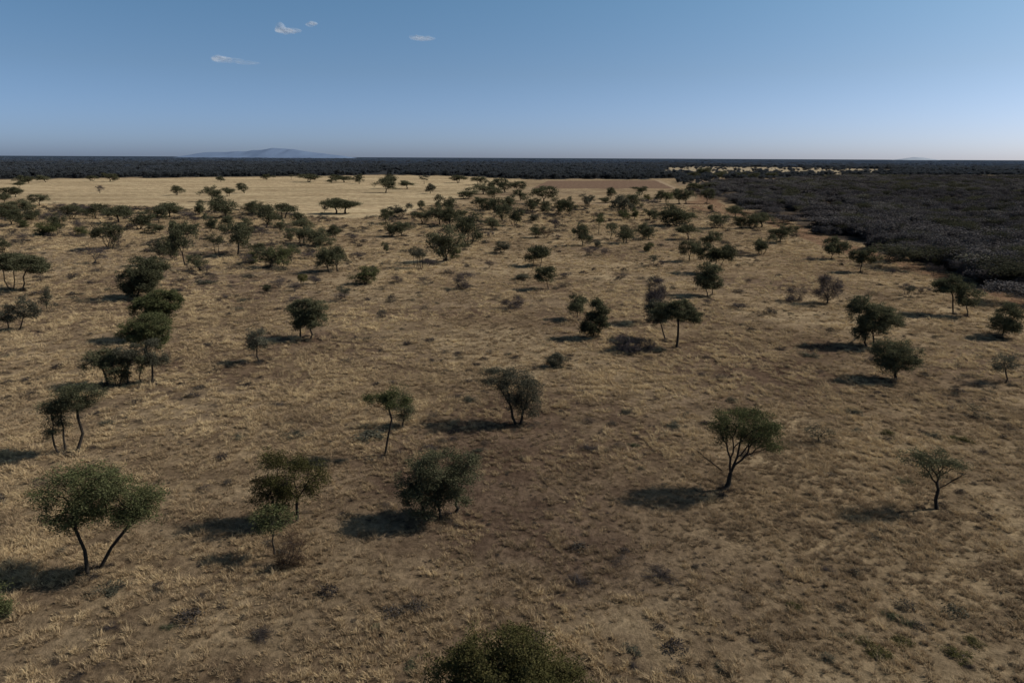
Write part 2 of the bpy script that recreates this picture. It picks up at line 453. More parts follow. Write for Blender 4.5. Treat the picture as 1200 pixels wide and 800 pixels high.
T('thorn_tree', 'narrow dark bushy tree leafy to the foot, paired with a smaller tree behind', 'narrow bushy tree', (695, 396),
  [(699, 364, 10, 11), (696, 377, 13, 12), (691, 387, 9, 9), (706, 373, 8, 11)], mat='dark', seed=43, fork=0.25, flat=False)
T('thorn_tree', 'smaller slim-trunked tree of the pair with the narrow bushy tree', 'slim-trunked pair tree', (676, 374),
  [(676, 354, 10, 10)], mat='dark', seed=44, fork=0.6)
T('umbrella_tree', 'umbrella tree on a clear white-edged forked trunk in front of a grey leafless tree', 'clear-forked umbrella tree', (793, 407),
  [(780, 365, 14, 10), (796, 362, 15, 10), (808, 371, 11, 8)], mat='dark', seed=45, fork=0.75)
T('thorn_tree', 'dark tree on a thin stem overlapping the clear-forked umbrella tree', None, (780, 398), [(770, 366, 13, 12)], mat='grey', seed=46, fork=0.8)
T('leafless_tree', 'grey leafless tree standing just behind the clear-forked umbrella tree', 'grey leafless tree', (768, 378),
  [(771, 338, 10, 12), (768, 352, 12, 13)], mat='dry', seed=47, twigs=True, bark=BARK_GREY, fork=0.4)
T('thorn_tree', 'ball-crowned dark tree with a long flat shadow, directly before a taller flat-topped tree', 'ball-crowned tree', (831, 347),
  [(831, 324, 15, 13), (832, 332, 12, 8)], stems=[(829, 347), (834, 346)], mat='dark', seed=48, fork=0.5)
T('umbrella_tree', 'flat-topped many-stemmed tree directly behind the ball-crowned tree', 'flat-topped many-stemmed tree', (837, 320),
  [(827, 296, 12, 8), (843, 296, 12, 8), (852, 297, 9, 7)], stems=[(829, 318), (836, 320), (842, 319)], mat='dark', seed=49, fork=0.6)
T('thorn_tree', 'small parasol-like tree with a dark tidy crown on one thin trunk', 'small parasol tree', (643, 339),
  [(641, 322, 12, 8)], mat='dark', seed=50, fork=0.85)
T('umbrella_tree', 'small umbrella tree on two leaning stems behind the small parasol tree', 'leaning-stem umbrella tree', (632, 312),
  [(625, 298, 10, 6), (638, 297, 11, 7)], stems=[(626, 311), (633, 313)], mat='dark', seed=51, fork=0.7)
T('umbrella_tree', 'dark umbrella tree near the thicket, taller of a close pair', 'taller thicket-side pair tree', (1117, 368),
  [(1104, 336, 10, 8), (1114, 333, 13, 9), (1124, 338, 7, 6)], mat='dark', seed=52, fork=0.8)
T('thorn_tree', 'low round tree near the thicket, shorter of a close pair', 'shorter thicket-side pair tree', (1134, 371),
  [(1137, 347, 12, 11)], mat='dark', seed=53, fork=0.6)
T('thorn_tree', 'radiating bushy tree on a short bent trunk near the photo edge', 'short bent-trunk tree', (1174, 394),
  [(1179, 372, 17, 15)], mat='dark', seed=54, fork=0.35, flat=False)
T('thorn_tree', 'sparse small tree at the photo edge in front of the short bent-trunk tree', 'sparse edge tree', (1178, 449),
  [(1180, 426, 15, 10)], mat='grey', seed=55, fork=0.6, dens=0.6)
T('leafless_tree', 'blackish leafless tree with crooked upright branches in open grass', 'crooked leafless tree', (970, 356),
  [(971, 337, 13, 13)], mat='dry', seed=56, fork=0.35, twigs=True, thick=1.3, limbs=[(971, 342, 961, 322)])
T('thorn_tree', 'bushy tree bending away from its own shadow near the thicket edge', 'bending bushy tree', (974, 304),
  [(972, 287, 10, 8), (984, 290, 8, 8)], mat='dark', seed=57, fork=0.3, flat=False)
T('umbrella_tree', 'curved-trunk umbrella tree bowing toward the thicket', 'curved-trunk umbrella tree', (1008, 319),
  [(1004, 299, 8, 6), (1016, 300, 11, 8)], mat='dark', seed=58, fork=0.65)
T('sapling', 'see-through twiggy sapling alone in the grass below the compact fan-shaped tree', 'twiggy sapling', (960, 518),
  [(958, 502, 13, 10)], mat='grey', seed=59, dens=0.3, fork=0.4)
T('sapling', 'knee-thin twiggy sapling in the grass below the sparse edge tree', None, (1141, 488), [(1141, 479, 7, 8)], mat='grey', seed=60, dens=0.35, fork=0.4)
B('dry_shrub', 'wide grey dry shrub lying in grass before the clear-forked umbrella tree', 'wide dry shrub', (742, 413), [(737, 403, 17, 10), (753, 405, 14, 8)], mat='dry', seed=61, twigs=True)
B('dry_shrub', 'fan-shaped grey leafless shrub alone in pale grass', 'fan-shaped grey shrub', (547, 338), [(546, 328, 10, 9)], mat='dry', seed=62, twigs=True, dens=1.2)
B('dry_shrub', 'dull brown dry shrub between the fan-shaped grey shrub and the small parasol tree', 'dull brown dry shrub', (603, 362), [(602, 355, 12, 7)], mat='dry', seed=63, twigs=True)
B('dry_shrub', 'dark leafless shrub standing in the shadow of the crooked leafless tree', None, (931, 353), [(932, 346, 10, 8)], mat='dry', seed=64, twigs=True)
B('thorn_bush', 'dark low bush at the end of the shadow line before the narrow bushy tree', 'low shadow-line bush', (654, 429), [(654, 423, 12, 7)], mat='grey', seed=65)

# ------------------------------------------------------------------ shared forms for the smaller trees
POOL = {}
def variant(kind, seed):
    """a tree of about 6 m by 5 m; returns the two meshes of its parts"""
    rng = rs(seed); L = []; feet = [(0, 0)]; flat = 0.6; mat = 'dark'; fork = 0.6; tw = False; dens = 16; bark = BARK
    if kind == 'U':
        flat = 0.75
        n = rng.randint(2, 5)
        for i in range(n): L.append((rng.uniform(-1.5, 1.5), rng.uniform(-1.4, 1.4), rng.uniform(2.3, 3.9), rng.uniform(1.4, 2.0), rng.uniform(1.4, 2.0), rng.uniform(1.2, 1.8)))
        L.append((0, 0, 3.4, 2.4, 2.3, 1.5)); fork = 0.75
        if rng.rand() < 0.4: feet = [(-.35, .1), (.4, -.1)]
    elif kind == 'R':
        for i in range(4): L.append((rng.uniform(-1.3, 1.3), rng.uniform(-1.2, 1.2), rng.uniform(1.9, 3.9), rng.uniform(1.3, 1.9), rng.uniform(1.4, 2.0), rng.uniform(1.2, 1.7)))
        fork = 0.5
    elif kind == 'F':
        for i in range(5): L.append((rng.uniform(-1.7, 1.7), rng.uniform(-1.6, 1.6), rng.uniform(2.0, 4.0), rng.uniform(1.1, 1.6), rng.uniform(1.1, 1.6), rng.uniform(0.9, 1.3)))
        L.append((0, 0, 1.8, 1.2, 1.2, 1.1)); feet = [(-.4, .1), (.1, -.3), (.4, .2)]; fork = 0.3; flat = False
    elif kind == 'B':
        for i in range(5): L.append((rng.uniform(-1.5, 1.5), rng.uniform(-1.5, 1.5), rng.uniform(1.2, 3.6), rng.uniform(1.4, 1.9), rng.uniform(1.4, 1.9), rng.uniform(1.1, 1.5)))
        feet = [(-.3, 0), (.3, .2), (0, -.3)]; fork = 0.2; flat = False
    elif kind in 'DL':
        for i in range(4): L.append((rng.uniform(-1.4, 1.4), rng.uniform(-1.4, 1.4), rng.uniform(2.0, 3.8), rng.uniform(1.2, 1.7), rng.uniform(1.2, 1.7), rng.uniform(1.0, 1.4)))
        feet = [(-.4, 0), (.4, .2), (0, -.4)] if kind == 'D' else [(0, 0)]; fork = 0.2 if kind == 'D' else 0.5; flat = False; tw = True; mat = 'dry'; dens = 13; bark = BARK_GREY
    elif kind == 'S':
        L = [(0, 0, 4.0, 2.2, 2.2, 1.0), (.5, .3, 3.0, 1.3, 1.3, 0.8)]; fork = 0.9; dens = 13
        if rng.rand() < .5: feet = [(-.5, .1), (.5, 0)]
    tips = sample_tips(rng, L, 0.6, flat)
    tips[:, 2] *= 5.0 / max(tips[:, 2].max() + 0.25, 1)
    tips[:, :2] *= 3.0 / np.percentile(np.abs(tips[:, :2]), 96)
    tb = Tubes()
    order = np.argsort(np.argsort(tips[:, 0])) * len(feet) // len(tips)
    for i, f in enumerate(feet):
        tt = tips[order == i]; ft = np.array([f[0], f[1], -0.1])
        q = ft + (tt.mean(0) - ft) * np.array([.4, .4, 0]); q[2] = max(0.3, np.percentile(tt[:, 2], 10) * fork)
        m = (ft + q) / 2 + np.append(rng.normal(0, 0.12, 2), 0)
        r0 = 0.013 * len(tt) ** 0.47 * 1.1
        tb.add([ft, m, q], [r0 * 1.5, r0 * 1.1, r0], 6)
        an = np.mod(np.arctan2(tt[:, 1] - q[1], tt[:, 0] - q[0]) + rng.uniform(0, 6), 2 * math.pi)
        sec = np.argsort(np.argsort(an)) * 2 // len(tt)
        for s in range(2): grow(tb, rng, q, tt[sec == s], 0.013, 2)
    tm = tb.mesh('trunk', bark)
    out = {}
    for mk in ([mat] if tw else ['dark', 'green', 'grey', 'olive', 'yellow']):
        r2 = rs(seed + 5)
        if tw: out[mk] = leaf_mesh('crown', r2, tips, dens, 0.40, 0.36, LEAF[mk], ribbon=True, up=0.1)
        else: out[mk] = leaf_mesh('crown', r2, tips, dens + 8, 0.31, 0.38, LEAF[mk])
    if tw: out['rust'] = leaf_mesh('crown', rs(seed + 5), tips, dens, 0.40, 0.36, LEAF['rust'], ribbon=True, up=0.1)
    return tm, out
for k in 'URFBDLS':
    POOL[k] = [variant(k, 100 + 31 * i + ord(k)) for i in range(5 if k in 'URFB' else 3)]

NAMES = {'U': 'umbrella_tree', 'R': 'thorn_tree', 'F': 'thorn_tree', 'B': 'thorn_bush', 'D': 'dry_shrub', 'L': 'leafless_tree', 'S': 'sapling'}
FORM = {'U': 'flat-topped umbrella tree', 'R': 'round-crowned thorn tree', 'F': 'fan-shaped leafy thorn tree', 'B': 'dark rounded thorn bush',
        'D': 'grey leafless shrub', 'L': 'bare-branched tree', 'S': 'thin-stemmed sapling'}
MATWORD = {'green': 'greener', 'olive': 'olive', 'yellow': 'yellowish', 'grey': 'greyish', 'dark': '', 'rust': 'rusty', 'dry': ''}
USED = set(o['label'] for o in col.objects if 'label' in o)

FEATURES = []       # extra landmarks that are not trees
def relation(x, y, lx, ly):
    dx, dy = x - lx, y - ly
    dist = math.hypot(dx, dy)
    near = dist < 0.07 * max(ly, 60)
    if abs(dx) > abs(dy) * 1.3:
        return ('close beside', 'on the sunny side of') [0 if False else 1] if dx > 0 else 'on the shaded side of'
    s = 'behind' if dy > 0 else 'in front of'
    return ('close ' if near else '') + s

def auto_label(form, x, y):
    c = sorted(LANDMARKS, key=lambda l: math.hypot((x - l[0]) , (y - l[1])) )[:9]
    cand = []
    for l in c:
        cand.append('%s %s the %s' % (form, relation(x, y, l[0], l[1]), l[2]))
    for i in range(len(c)):
        for j in range(i + 1, len(c)):
            a, b = np.array(c[i][:2]), np.array(c[j][:2]); p = np.array([x, y])
            t = np.dot(p - a, b - a) / (np.dot(b - a, b - a) + 1e-6)
            off = np.linalg.norm(a + (b - a) * t - p) / (np.linalg.norm(b - a) + 1e-6)
            if 0.25 < t < 0.75 and off < 0.35:
                cand.append('%s between the %s and the %s' % (form, c[i][2], c[j][2]))
    for s in cand:
        if s not in USED and len(s.split()) <= 16:
            USED.add(s); return s
    return None

COUNT = [0]
TREES = []
def put(kind, x, yb, w, ytop, mat=None, label=None, short=None, group=None):
    """one smaller tree: foot at picture point (x, yb) of the ground, w wide, top at ytop"""
    TREES.append((kind, x, yb, w, ytop, mat, label, short, group))

def place(kind, x, yb, w, ytop, mat, label, short, group, gi):
    X, Y = ground(x, yb)
    COUNT[0] += 1
    rng = random.Random(COUNT[0] * 7 + 3)
    if kind == 'U' and label is None and rng.random() < .55: kind = rng.choice('RF')
    W = w * mpp(Y) * 1.10
    H = onplane(x, ytop, Y)[1] * 1.08
    th = math.atan2(CAM_H - 2, Y)
    H = max(H - 0.2 * W * math.sin(th), 0.5 * H)
    v = POOL[kind][rng.randrange(len(POOL[kind]))]
    if mat is None: mat = {'D': 'dry', 'L': 'dry', 'S': 'grey'}.get(kind, rng.choice(['dark', 'dark', 'dark', 'green', 'grey']))
    form = FORM[kind]
    mw = MATWORD[mat] if mat != 'grey' or kind != 'S' else ''
    if mw and kind != 'D': form = mw + ' ' + form
    if mat == 'rust': form = 'rusty leafless shrub'
    if H < 1.6 and kind in 'BF': form = 'small ' + form
    elif W > 8.5: form = 'wide ' + form
    elif H > 6: form = 'tall ' + form
    if label is None:
        label = auto_label(form, X, Y)
    if label is None: label = '%s among the scattered trees' % form; print('SHARED', label, x, yb); group = 'trees scattered over the grass'
    root = empty(NAMES[kind], (X, Y, 0))
    root.rotation_euler = (0, 0, rng.uniform(0, 6.283))
    root.scale = (W / 5.6, W / 5.6, H / 5.1)
    tag(root, label, CAT[NAMES[kind]], group)
    link('trunk', v[0], root); link('crown', v[1][mat], root)
    return X, Y
def dwarf_mesh(seed, mk):
    rng = rs(seed)
    n = 60
    u = rng.normal(size=(n, 3)); u[:, 2] = np.abs(u[:, 2]); u /= np.linalg.norm(u, axis=1, keepdims=True)
    k = rng.randint(0, 5, n); off = rng.normal(0, .22, (5, 3)) * np.array([1, 1, .1])
    tips = u * rng.uniform(.4, 1, (n, 1)) * np.array([.33, .33, .75]) * rng.uniform(.6, 1.15, (5, 1))[k] + off[k]
    tips[:, 2] = np.maximum(tips[:, 2], .04)
    tb = Tubes()
    for t in tips: tb.add([np.array([t[0] * .15, t[1] * .15, 0]), t * .6, t], [.012, .009, .004], 3)
    return tb.mesh('stem', BARK_GREY), leaf_mesh('foliage', rng, tips, 12, .10, .10, LEAF[mk], ribbon=(mk == 'brown'), up=.1)
DW = {m: [dwarf_mesh(500 + 7 * i + len(m), m) for i in range(3)] for m in ('brown', 'grey', 'olive', 'dark')}
DFORM = {'brown': 'dry brown dwarf shrub', 'grey': 'grey dwarf shrub', 'olive': 'olive dwarf shrub', 'dark': 'dark green dwarf shrub'}
def place_dwarf(x, yb, w, ytop, mat):
    X, Y = ground(x, yb); COUNT[0] += 1
    rng = random.Random(COUNT[0]); W = w * mpp(Y)
    th = math.atan2(CAM_H, Y)
    H = max((yb - ytop) * mpp(Y) - .45 * W * math.sin(th), .33 * W)
    if mat == 'dry': mat = 'brown'
    v = DW[mat][rng.randrange(3)]
    form = DFORM[mat]
    if W > 1.9: form = 'broad ' + form
    elif W < .7: form = 'small ' + form
    lab = auto_label(form, X, Y)
    if lab is None: print('NOLABEL', x, yb); lab = form + ' in the straw grass'
    root = empty('dwarf_shrub', (X, Y, 0)); root.rotation_euler = (0, 0, rng.uniform(0, 6.28)); root.scale = (W, W, H)
    tag(root, lab, 'shrub'); link('stem', v[0], root); link('foliage', v[1], root)

# ---- trees on and along the pale grass field
put('U', 394, 250.5, 24, 233, 'dark', 'wide domed umbrella tree on several stems, alone at the near edge of the pale field', 'domed field-edge tree')
put('U', 405, 250.5, 24, 234, 'dark', 'sunny half of the domed umbrella pair at the near edge of the pale field', None)
put('L', 380, 250, 6, 240, 'dry', 'small dead tree leaning against the domed field-edge tree', None)
put('U', 266, 256, 27, 230.5, 'dark', 'mushroom-shaped umbrella tree with a bulb of leaves under its cap, before the pale field', 'mushroom-shaped tree')
put('B', 266, 253, 9, 241, 'dark', 'leafy clump under the cap of the mushroom-shaped tree', None)
put('R', 248, 236.5, 17, 218, 'dark', 'dense dark tree out on the pale field behind the mushroom-shaped tree', 'dense field tree')
put('U', 267.5, 230, 11, 219.5, 'dark', 'tiny flat-crowned tree between two rounder trees on the pale field', 'tiny flat field tree')
put('R', 286.5, 226.5, 12, 214.5, 'dark', 'loose round tree standing deep in the pale field on a short stem', 'loose round field tree')
put('R', 207.5, 229, 13, 217.5, 'dark', 'lone round tree with a long thin shadow in the open pale field', 'lone round field tree')
put('L', 117, 226.5, 9, 217, 'dry', 'broken dead tree bent over in the empty part of the pale field', 'broken dead field tree')
put('R', 452, 226, 17, 208, 'dark', 'large two-tiered dark tree at the far side of the pale field', 'two-tiered field tree')
put('U', 455, 221, 14, 205, 'dark', 'upper tree peeping out behind the two-tiered field tree', None)
put('U', 477, 221.5, 14, 212, 'dark', 'low parasol tree on the pale field beside the two-tiered tree', 'low parasol field tree')
put('R', 504, 227, 10, 215, 'rust' if False else 'grey', 'brownish thin-crowned tree alone on the pale field', 'brownish field tree')
put('S', 497, 216, 9, 206, 'grey', 'wispy tree at the far edge of the pale field behind the brownish field tree', None)
put('U', 537, 214.5, 16, 205, 'dark', 'dark spreading tree at the far edge of the pale field, nearest the ploughed plot', 'far-edge spreading tree')
put('R', 421, 215.5, 10, 204.5, 'dark', 'neat round tree on the far part of the pale field', 'neat far field tree')
put('U', 403, 214, 16, 207, 'dark', 'low flat tree in a little row beside the neat far field tree', None)
put('U', 394, 212.5, 12, 205, 'dark', 'darkest tree of the little far row on the pale field', None)
put('R', 389, 215, 8, 208.5, 'dark', 'smallest tree at the end of the little far row', None)
put('U', 362, 213.5, 21, 203.5, 'dark', 'big dark spreading tree standing clear of the far bushland', 'big far spreading tree')
put('S', 341, 210.5, 6, 204.5, 'grey', None); put('R', 313, 211, 9, 204, 'dark', None)
put('R', 259, 213, 8, 206.5, 'dark', None); put('S', 321, 210, 4, 206, 'dark', None)
put('R', 128, 213, 14, 203, 'dark', 'dark tree stepping out of the far bushland onto the pale field', 'stepping-out tree')
put('U', 108, 212.5, 10, 206, 'dark', None); put('R', 54, 213.5, 13, 205, 'dark', None)
put('U', 27, 215.5, 14, 206, 'dark', None); put('U', 34, 215, 11, 206.5, 'dark', None)
put('U', 22.5, 220.5, 9, 213, 'dark', None); put('U', 10, 231, 15, 219.5, 'dark', None); put('U', 18, 231, 13, 219, 'dark', None)
put('U', 6, 238, 11, 226, 'dark', None); put('R', 47, 241.5, 15, 228, 'dark', None)
# ---- the busy belt before the pale field
put('B', 28, 247, 20, 233.5, 'dark'); put('B', 8, 255, 24, 238, 'dark'); put('R', 12, 264, 20, 244, 'dark')
put('B', 40, 258, 18, 246, 'dark'); put('D', 62, 262, 16, 250, 'dry'); put('F', 68, 275, 15, 250, 'dark')
put('B', 53, 277, 22, 261, 'green'); put('B', 29, 266.5, 10, 258, 'green'); put('D', 27, 284, 16, 272)
put('F', 85, 257, 17, 240, 'dark'); put('D', 93, 252, 14, 241); put('D', 72, 246, 14, 237)
put('R', 112, 257, 20, 239, 'dark'); put('U', 139, 262, 22, 242, 'dark'); put('D', 94, 268, 14, 258); put('B', 98, 276, 13, 266, 'green')
put('F', 129, 292, 25, 262, 'dark', 'tall dark bottle-shaped tree in the middle of the bushy belt', 'bottle-shaped tree')
put('D', 138, 290, 12, 274); put('F', 3, 296, 14, 278, 'dark')
put('L', 111, 309, 24, 288, 'dry', 'purplish many-stemmed leafless tree below the bottle-shaped tree', 'purplish leafless tree')
put('F', 163, 269, 25, 245, 'dark'); put('R', 186, 262, 15, 244, 'dark'); put('B', 184, 274, 20, 262, 'dark')
put('U', 199, 255, 22, 236.5, 'dark', 'clear-stemmed umbrella tree at the edge between bushy belt and pale field', 'clear-stemmed field-edge tree')
put('F', 233, 253, 15, 235, 'dark'); put('D', 218, 257, 18, 248); put('R', 297, 253, 17, 235.5, 'dark')
put('F', 246, 272, 14, 251, 'dark'); put('R', 214, 275, 14, 261, 'dark'); put('R', 228, 274, 14, 262, 'dark')
put('F', 190, 303, 17, 280, 'grey'); put('F', 203, 305, 18, 277, 'dark'); put('R', 217, 311, 22, 261, 'dark', 'tallest dark tree of the belt, on one straight trunk', 'tallest belt tree')
put('R', 234.5, 317, 18, 298, 'dark'); put('S', 254, 297, 18, 275, 'dark'); put('R', 279, 299, 30, 262, 'dark', 'broad dark twin-trunked tree beside a forked sapling in the bushy belt', 'broad twin-trunked tree')
put('D', 290, 311, 16, 297); put('B', 297, 309, 14, 295, 'green'); put('D', 242, 318, 14, 309); put('R', 268, 268, 14, 252, 'dark')
put('R', 288, 272, 14, 256, 'dark'); put('D', 228, 262, 12, 253)
put('R', 312, 268, 22, 240, 'dark'); put('U', 332, 257, 26, 239, 'dark'); put('F', 329, 273, 10, 258, 'dark'); put('D', 306, 276, 14, 264)
put('U', 305, 252, 18, 237, 'dark'); put('R', 350, 263, 13, 248, 'dark'); put('R', 357, 269, 22, 256, 'dark')
put('F', 353, 286, 24, 266, 'dark'); put('F', 340, 283, 10, 271, 'dark'); put('B', 375, 288, 28, 268, 'dark'); put('R', 390, 281, 15, 263.5, 'dark')
put('R', 386, 319, 21, 287, 'dark', 'dark slanting-trunk tree, the first of a close pair in the bushy belt', 'slanting-trunk tree'); put('R', 396, 318, 23, 288, 'dark')
put('S', 305, 308, 15, 290, 'dark'); put('R', 318, 313, 17, 290, 'dark'); put('F', 332, 314, 19, 287, 'green'); put('R', 342, 308, 18, 287, 'dark'); put('R', 302, 300, 12, 286, 'dark')
put('B', 428, 333, 22, 312, 'green', 'solitary green bush with a flat shadow, in grass below the busy belt', 'solitary green bush'); put('D', 437, 322, 11, 311)
put('S', 405, 353, 13, 335, 'grey', 'nearly dead spindly sapling between the solitary green bush and the round-headed two-trunk tree', 'nearly dead sapling')
put('D', 399, 351, 15, 342); put('F', 355, 336, 9, 321, 'yellow'); put('D', 328, 337, 16, 326); put('D', 345, 341, 16, 330); put('D', 369, 333, 15, 324)
put('B', 312, 342, 8, 333, 'dark'); put('D', 345, 353, 13, 346); put('D', 415, 281, 13, 273); put('D', 420, 305, 14, 296); put('D', 360, 304, 16, 294)
# ---- middle of the plain
put('F', 470, 254, 19, 238, 'grey'); put('R', 492, 246, 9, 235, 'dark'); put('U', 545, 233, 22, 221, 'dark'); put('F', 525, 249, 18, 228, 'dark')
put('R', 512, 246, 7, 234, 'dark'); put('U', 496, 263, 21, 247, 'dark'); put('R', 515, 264, 20, 241, 'dark'); put('R', 527, 266, 22, 243, 'dark')
put('F', 540, 258, 14, 246, 'dark'); put('F', 522, 306, 35, 264, 'dark', 'big dark tree on one stout trunk with a round bush at its foot', 'big stout-trunked tree')
put('B', 531, 303, 12, 290, 'green', 'round bush at the foot of the big stout-trunked tree', None)
put('F', 549, 287, 28, 249, 'dark', 'dark vase-shaped tree next behind the big stout-trunked tree', 'vase-shaped tree')
put('R', 452, 262, 15, 245, 'dark'); put('F', 458, 277, 18, 259, 'dark'); put('R', 471, 277, 17, 259, 'dark'); put('F', 453, 297, 8, 283, 'dark')
put('R', 577, 269, 16, 255, 'dark'); put('U', 566, 228, 20, 215, 'dark'); put('R', 579, 233, 14, 220, 'dark'); put('R', 592, 225, 20, 209, 'dark'); put('U', 561, 217, 14, 207, 'dark')
put('F', 562, 246, 14, 231, 'dark'); put('B', 572, 247, 18, 233, 'dark'); put('R', 589, 260, 22, 232, 'dark'); put('F', 598, 245, 16, 228, 'dark'); put('F', 576, 222, 12, 211, 'dark')
put('B', 588, 297, 17, 283, 'grey', 'round grey-green bush standing apart beyond the fan-shaped grey shrub', 'round grey-green bush'); put('D', 573, 279, 8, 271); put('S', 487, 314, 14, 290, 'grey'); put('S', 494, 315, 14, 291, 'grey')
put('D', 573, 314, 9, 305); put('D', 503, 312, 14, 303); put('D', 466, 332, 13, 324); put('D', 496, 331, 10, 324)
put('R', 606, 226, 14, 213, 'dark'); put('U', 637, 239, 24, 219, 'dark'); put('F', 622, 248, 17, 230, 'dark'); put('B', 640, 248, 13, 236, 'dark')
put('F', 655, 251, 15, 231, 'dark'); put('F', 667, 252, 13, 231, 'dark'); put('F', 687, 242, 13, 227, 'grey'); put('F', 602, 265, 16, 240, 'dark'); put('R', 610, 235, 12, 222, 'dark')
put('R', 716, 233, 11, 219.5, 'dark'); put('B', 710, 238, 13, 231, 'dark'); put('F', 726, 252, 21, 228, 'grey', 'large grey-green fan-shaped tree in the thick group below the ploughed plot', 'grey-green group tree')
put('F', 740, 248, 17, 225, 'dark'); put('F', 734, 258, 13, 246, 'green'); put('F', 743, 257, 9, 244, 'green'); put('U', 750, 229, 15, 218.5, 'dark')
put('R', 683, 288, 17, 262, 'dark', 'oval dark tree with a thin shadow, standing alone in mid-plain grass', 'oval mid-plain tree')
put('S', 701.5, 275, 10, 251, 'green', 'slender pole-stemmed tree with a tiny tuft crown', 'slender tuft-crowned tree'); put('S', 715, 281, 12, 261, 'dark'); put('U', 732, 285, 19, 264, 'dark', 'small neat umbrella tree with a sharp dark shadow streak, beside thin saplings', 'neat little umbrella tree')
put('F', 628, 279, 15, 264, 'dark'); put('D', 639, 279, 13, 267, 'rust'); put('L', 650, 272, 10, 256); put('B', 625, 259, 11, 251, 'grey')
put('D', 690, 300, 14, 289); put('B', 699, 290, 8, 282, 'grey'); put('D', 707, 299, 13, 290); put('D', 730, 325, 15, 319); put('B', 612, 328, 17, 321, 'grey'); put('D', 663, 326, 14, 319); put('D', 654, 281, 8, 275)
put('R', 760, 258, 15, 245, 'dark')
put('F', 782, 264, 20, 247, 'dark'); put('B', 795, 265, 26, 240, 'dark', 'massive dark spreading bush-tree between ploughed plot and thicket, casting one long shadow', 'massive spreading bush'); put('F', 804, 262, 19, 249, 'dark')
put('R', 754, 279, 14, 261, 'dark'); put('R', 760, 281, 13, 266, 'dark'); put('U', 807, 281, 21, 263.5, 'dark', 'pale-stemmed umbrella tree before the massive spreading bush', 'pale-stemmed umbrella tree')
put('F', 839, 268, 19, 249, 'dark'); put('R', 831, 292, 18, 271, 'dark'); put('R', 808, 306, 18, 282, 'dark'); put('B', 832, 248, 6, 240, 'dark')
put('F', 868, 268, 18, 250, 'dark'); put('F', 880, 268, 14, 251, 'dark'); put('U', 892, 267, 22, 250, 'dark'); put('R', 862, 255, 18, 242, 'dark')
put('R', 828, 239, 12, 222, 'dark'); put('R', 796, 239, 15, 222, 'dark'); put('R', 804, 239, 14, 222, 'dark'); put('R', 812, 228, 17, 215, 'dark')
put('R', 773, 237, 12, 223, 'dark'); put('F', 782, 241, 9, 225, 'green'); put('B', 759, 235, 7, 228, 'yellow'); put('D', 763, 240, 14, 233); put('D', 752, 239, 12, 233)
put('B', 760, 296, 9, 284, 'green'); put('S', 766, 312, 12, 299, 'grey'); put('D', 776, 313, 9, 305)
put('R', 914, 284, 21, 262, 'dark', 'upright dark tree standing just clear of the thicket corner', 'thicket-corner tree'); put('F', 892, 299, 19, 275, 'dark'); put('D', 869, 300, 9, 294)
put('B', 932, 271, 7, 265, 'dark'); put('D', 948, 308, 8, 300); put('D', 1045, 321, 10, 314); put('D', 1062, 345, 14, 332); put('S', 1066, 349, 9, 335, 'grey'); put('D', 1080, 344, 12, 336)
put('D', 828, 357, 9, 349); put('D', 866, 362, 14, 355); put('D', 1095, 322, 15, 308); put('B', 1098, 314, 11, 303, 'dark'); put('D', 1160, 336, 18, 322); put('D', 1168, 334, 14, 322); put('D', 1195, 346, 16, 330)
put('R', 813, 210.5, 13, 201.5, 'dark', 'dark tree at the shaded end of the little farmhouse', None); put('R', 841, 210, 15, 200.5, 'dark', 'dark tree at the sunny end of the little farmhouse', None)
put('R', 826, 207.4, 16, 196.5, 'dark', 'tall dark tree rising behind the roof of the little farmhouse', None); put('R', 868, 211, 13, 202, 'dark'); put('R', 884, 210.6, 12, 202.5, 'dark'); put('R', 905, 209.8, 14, 202, 'dark')
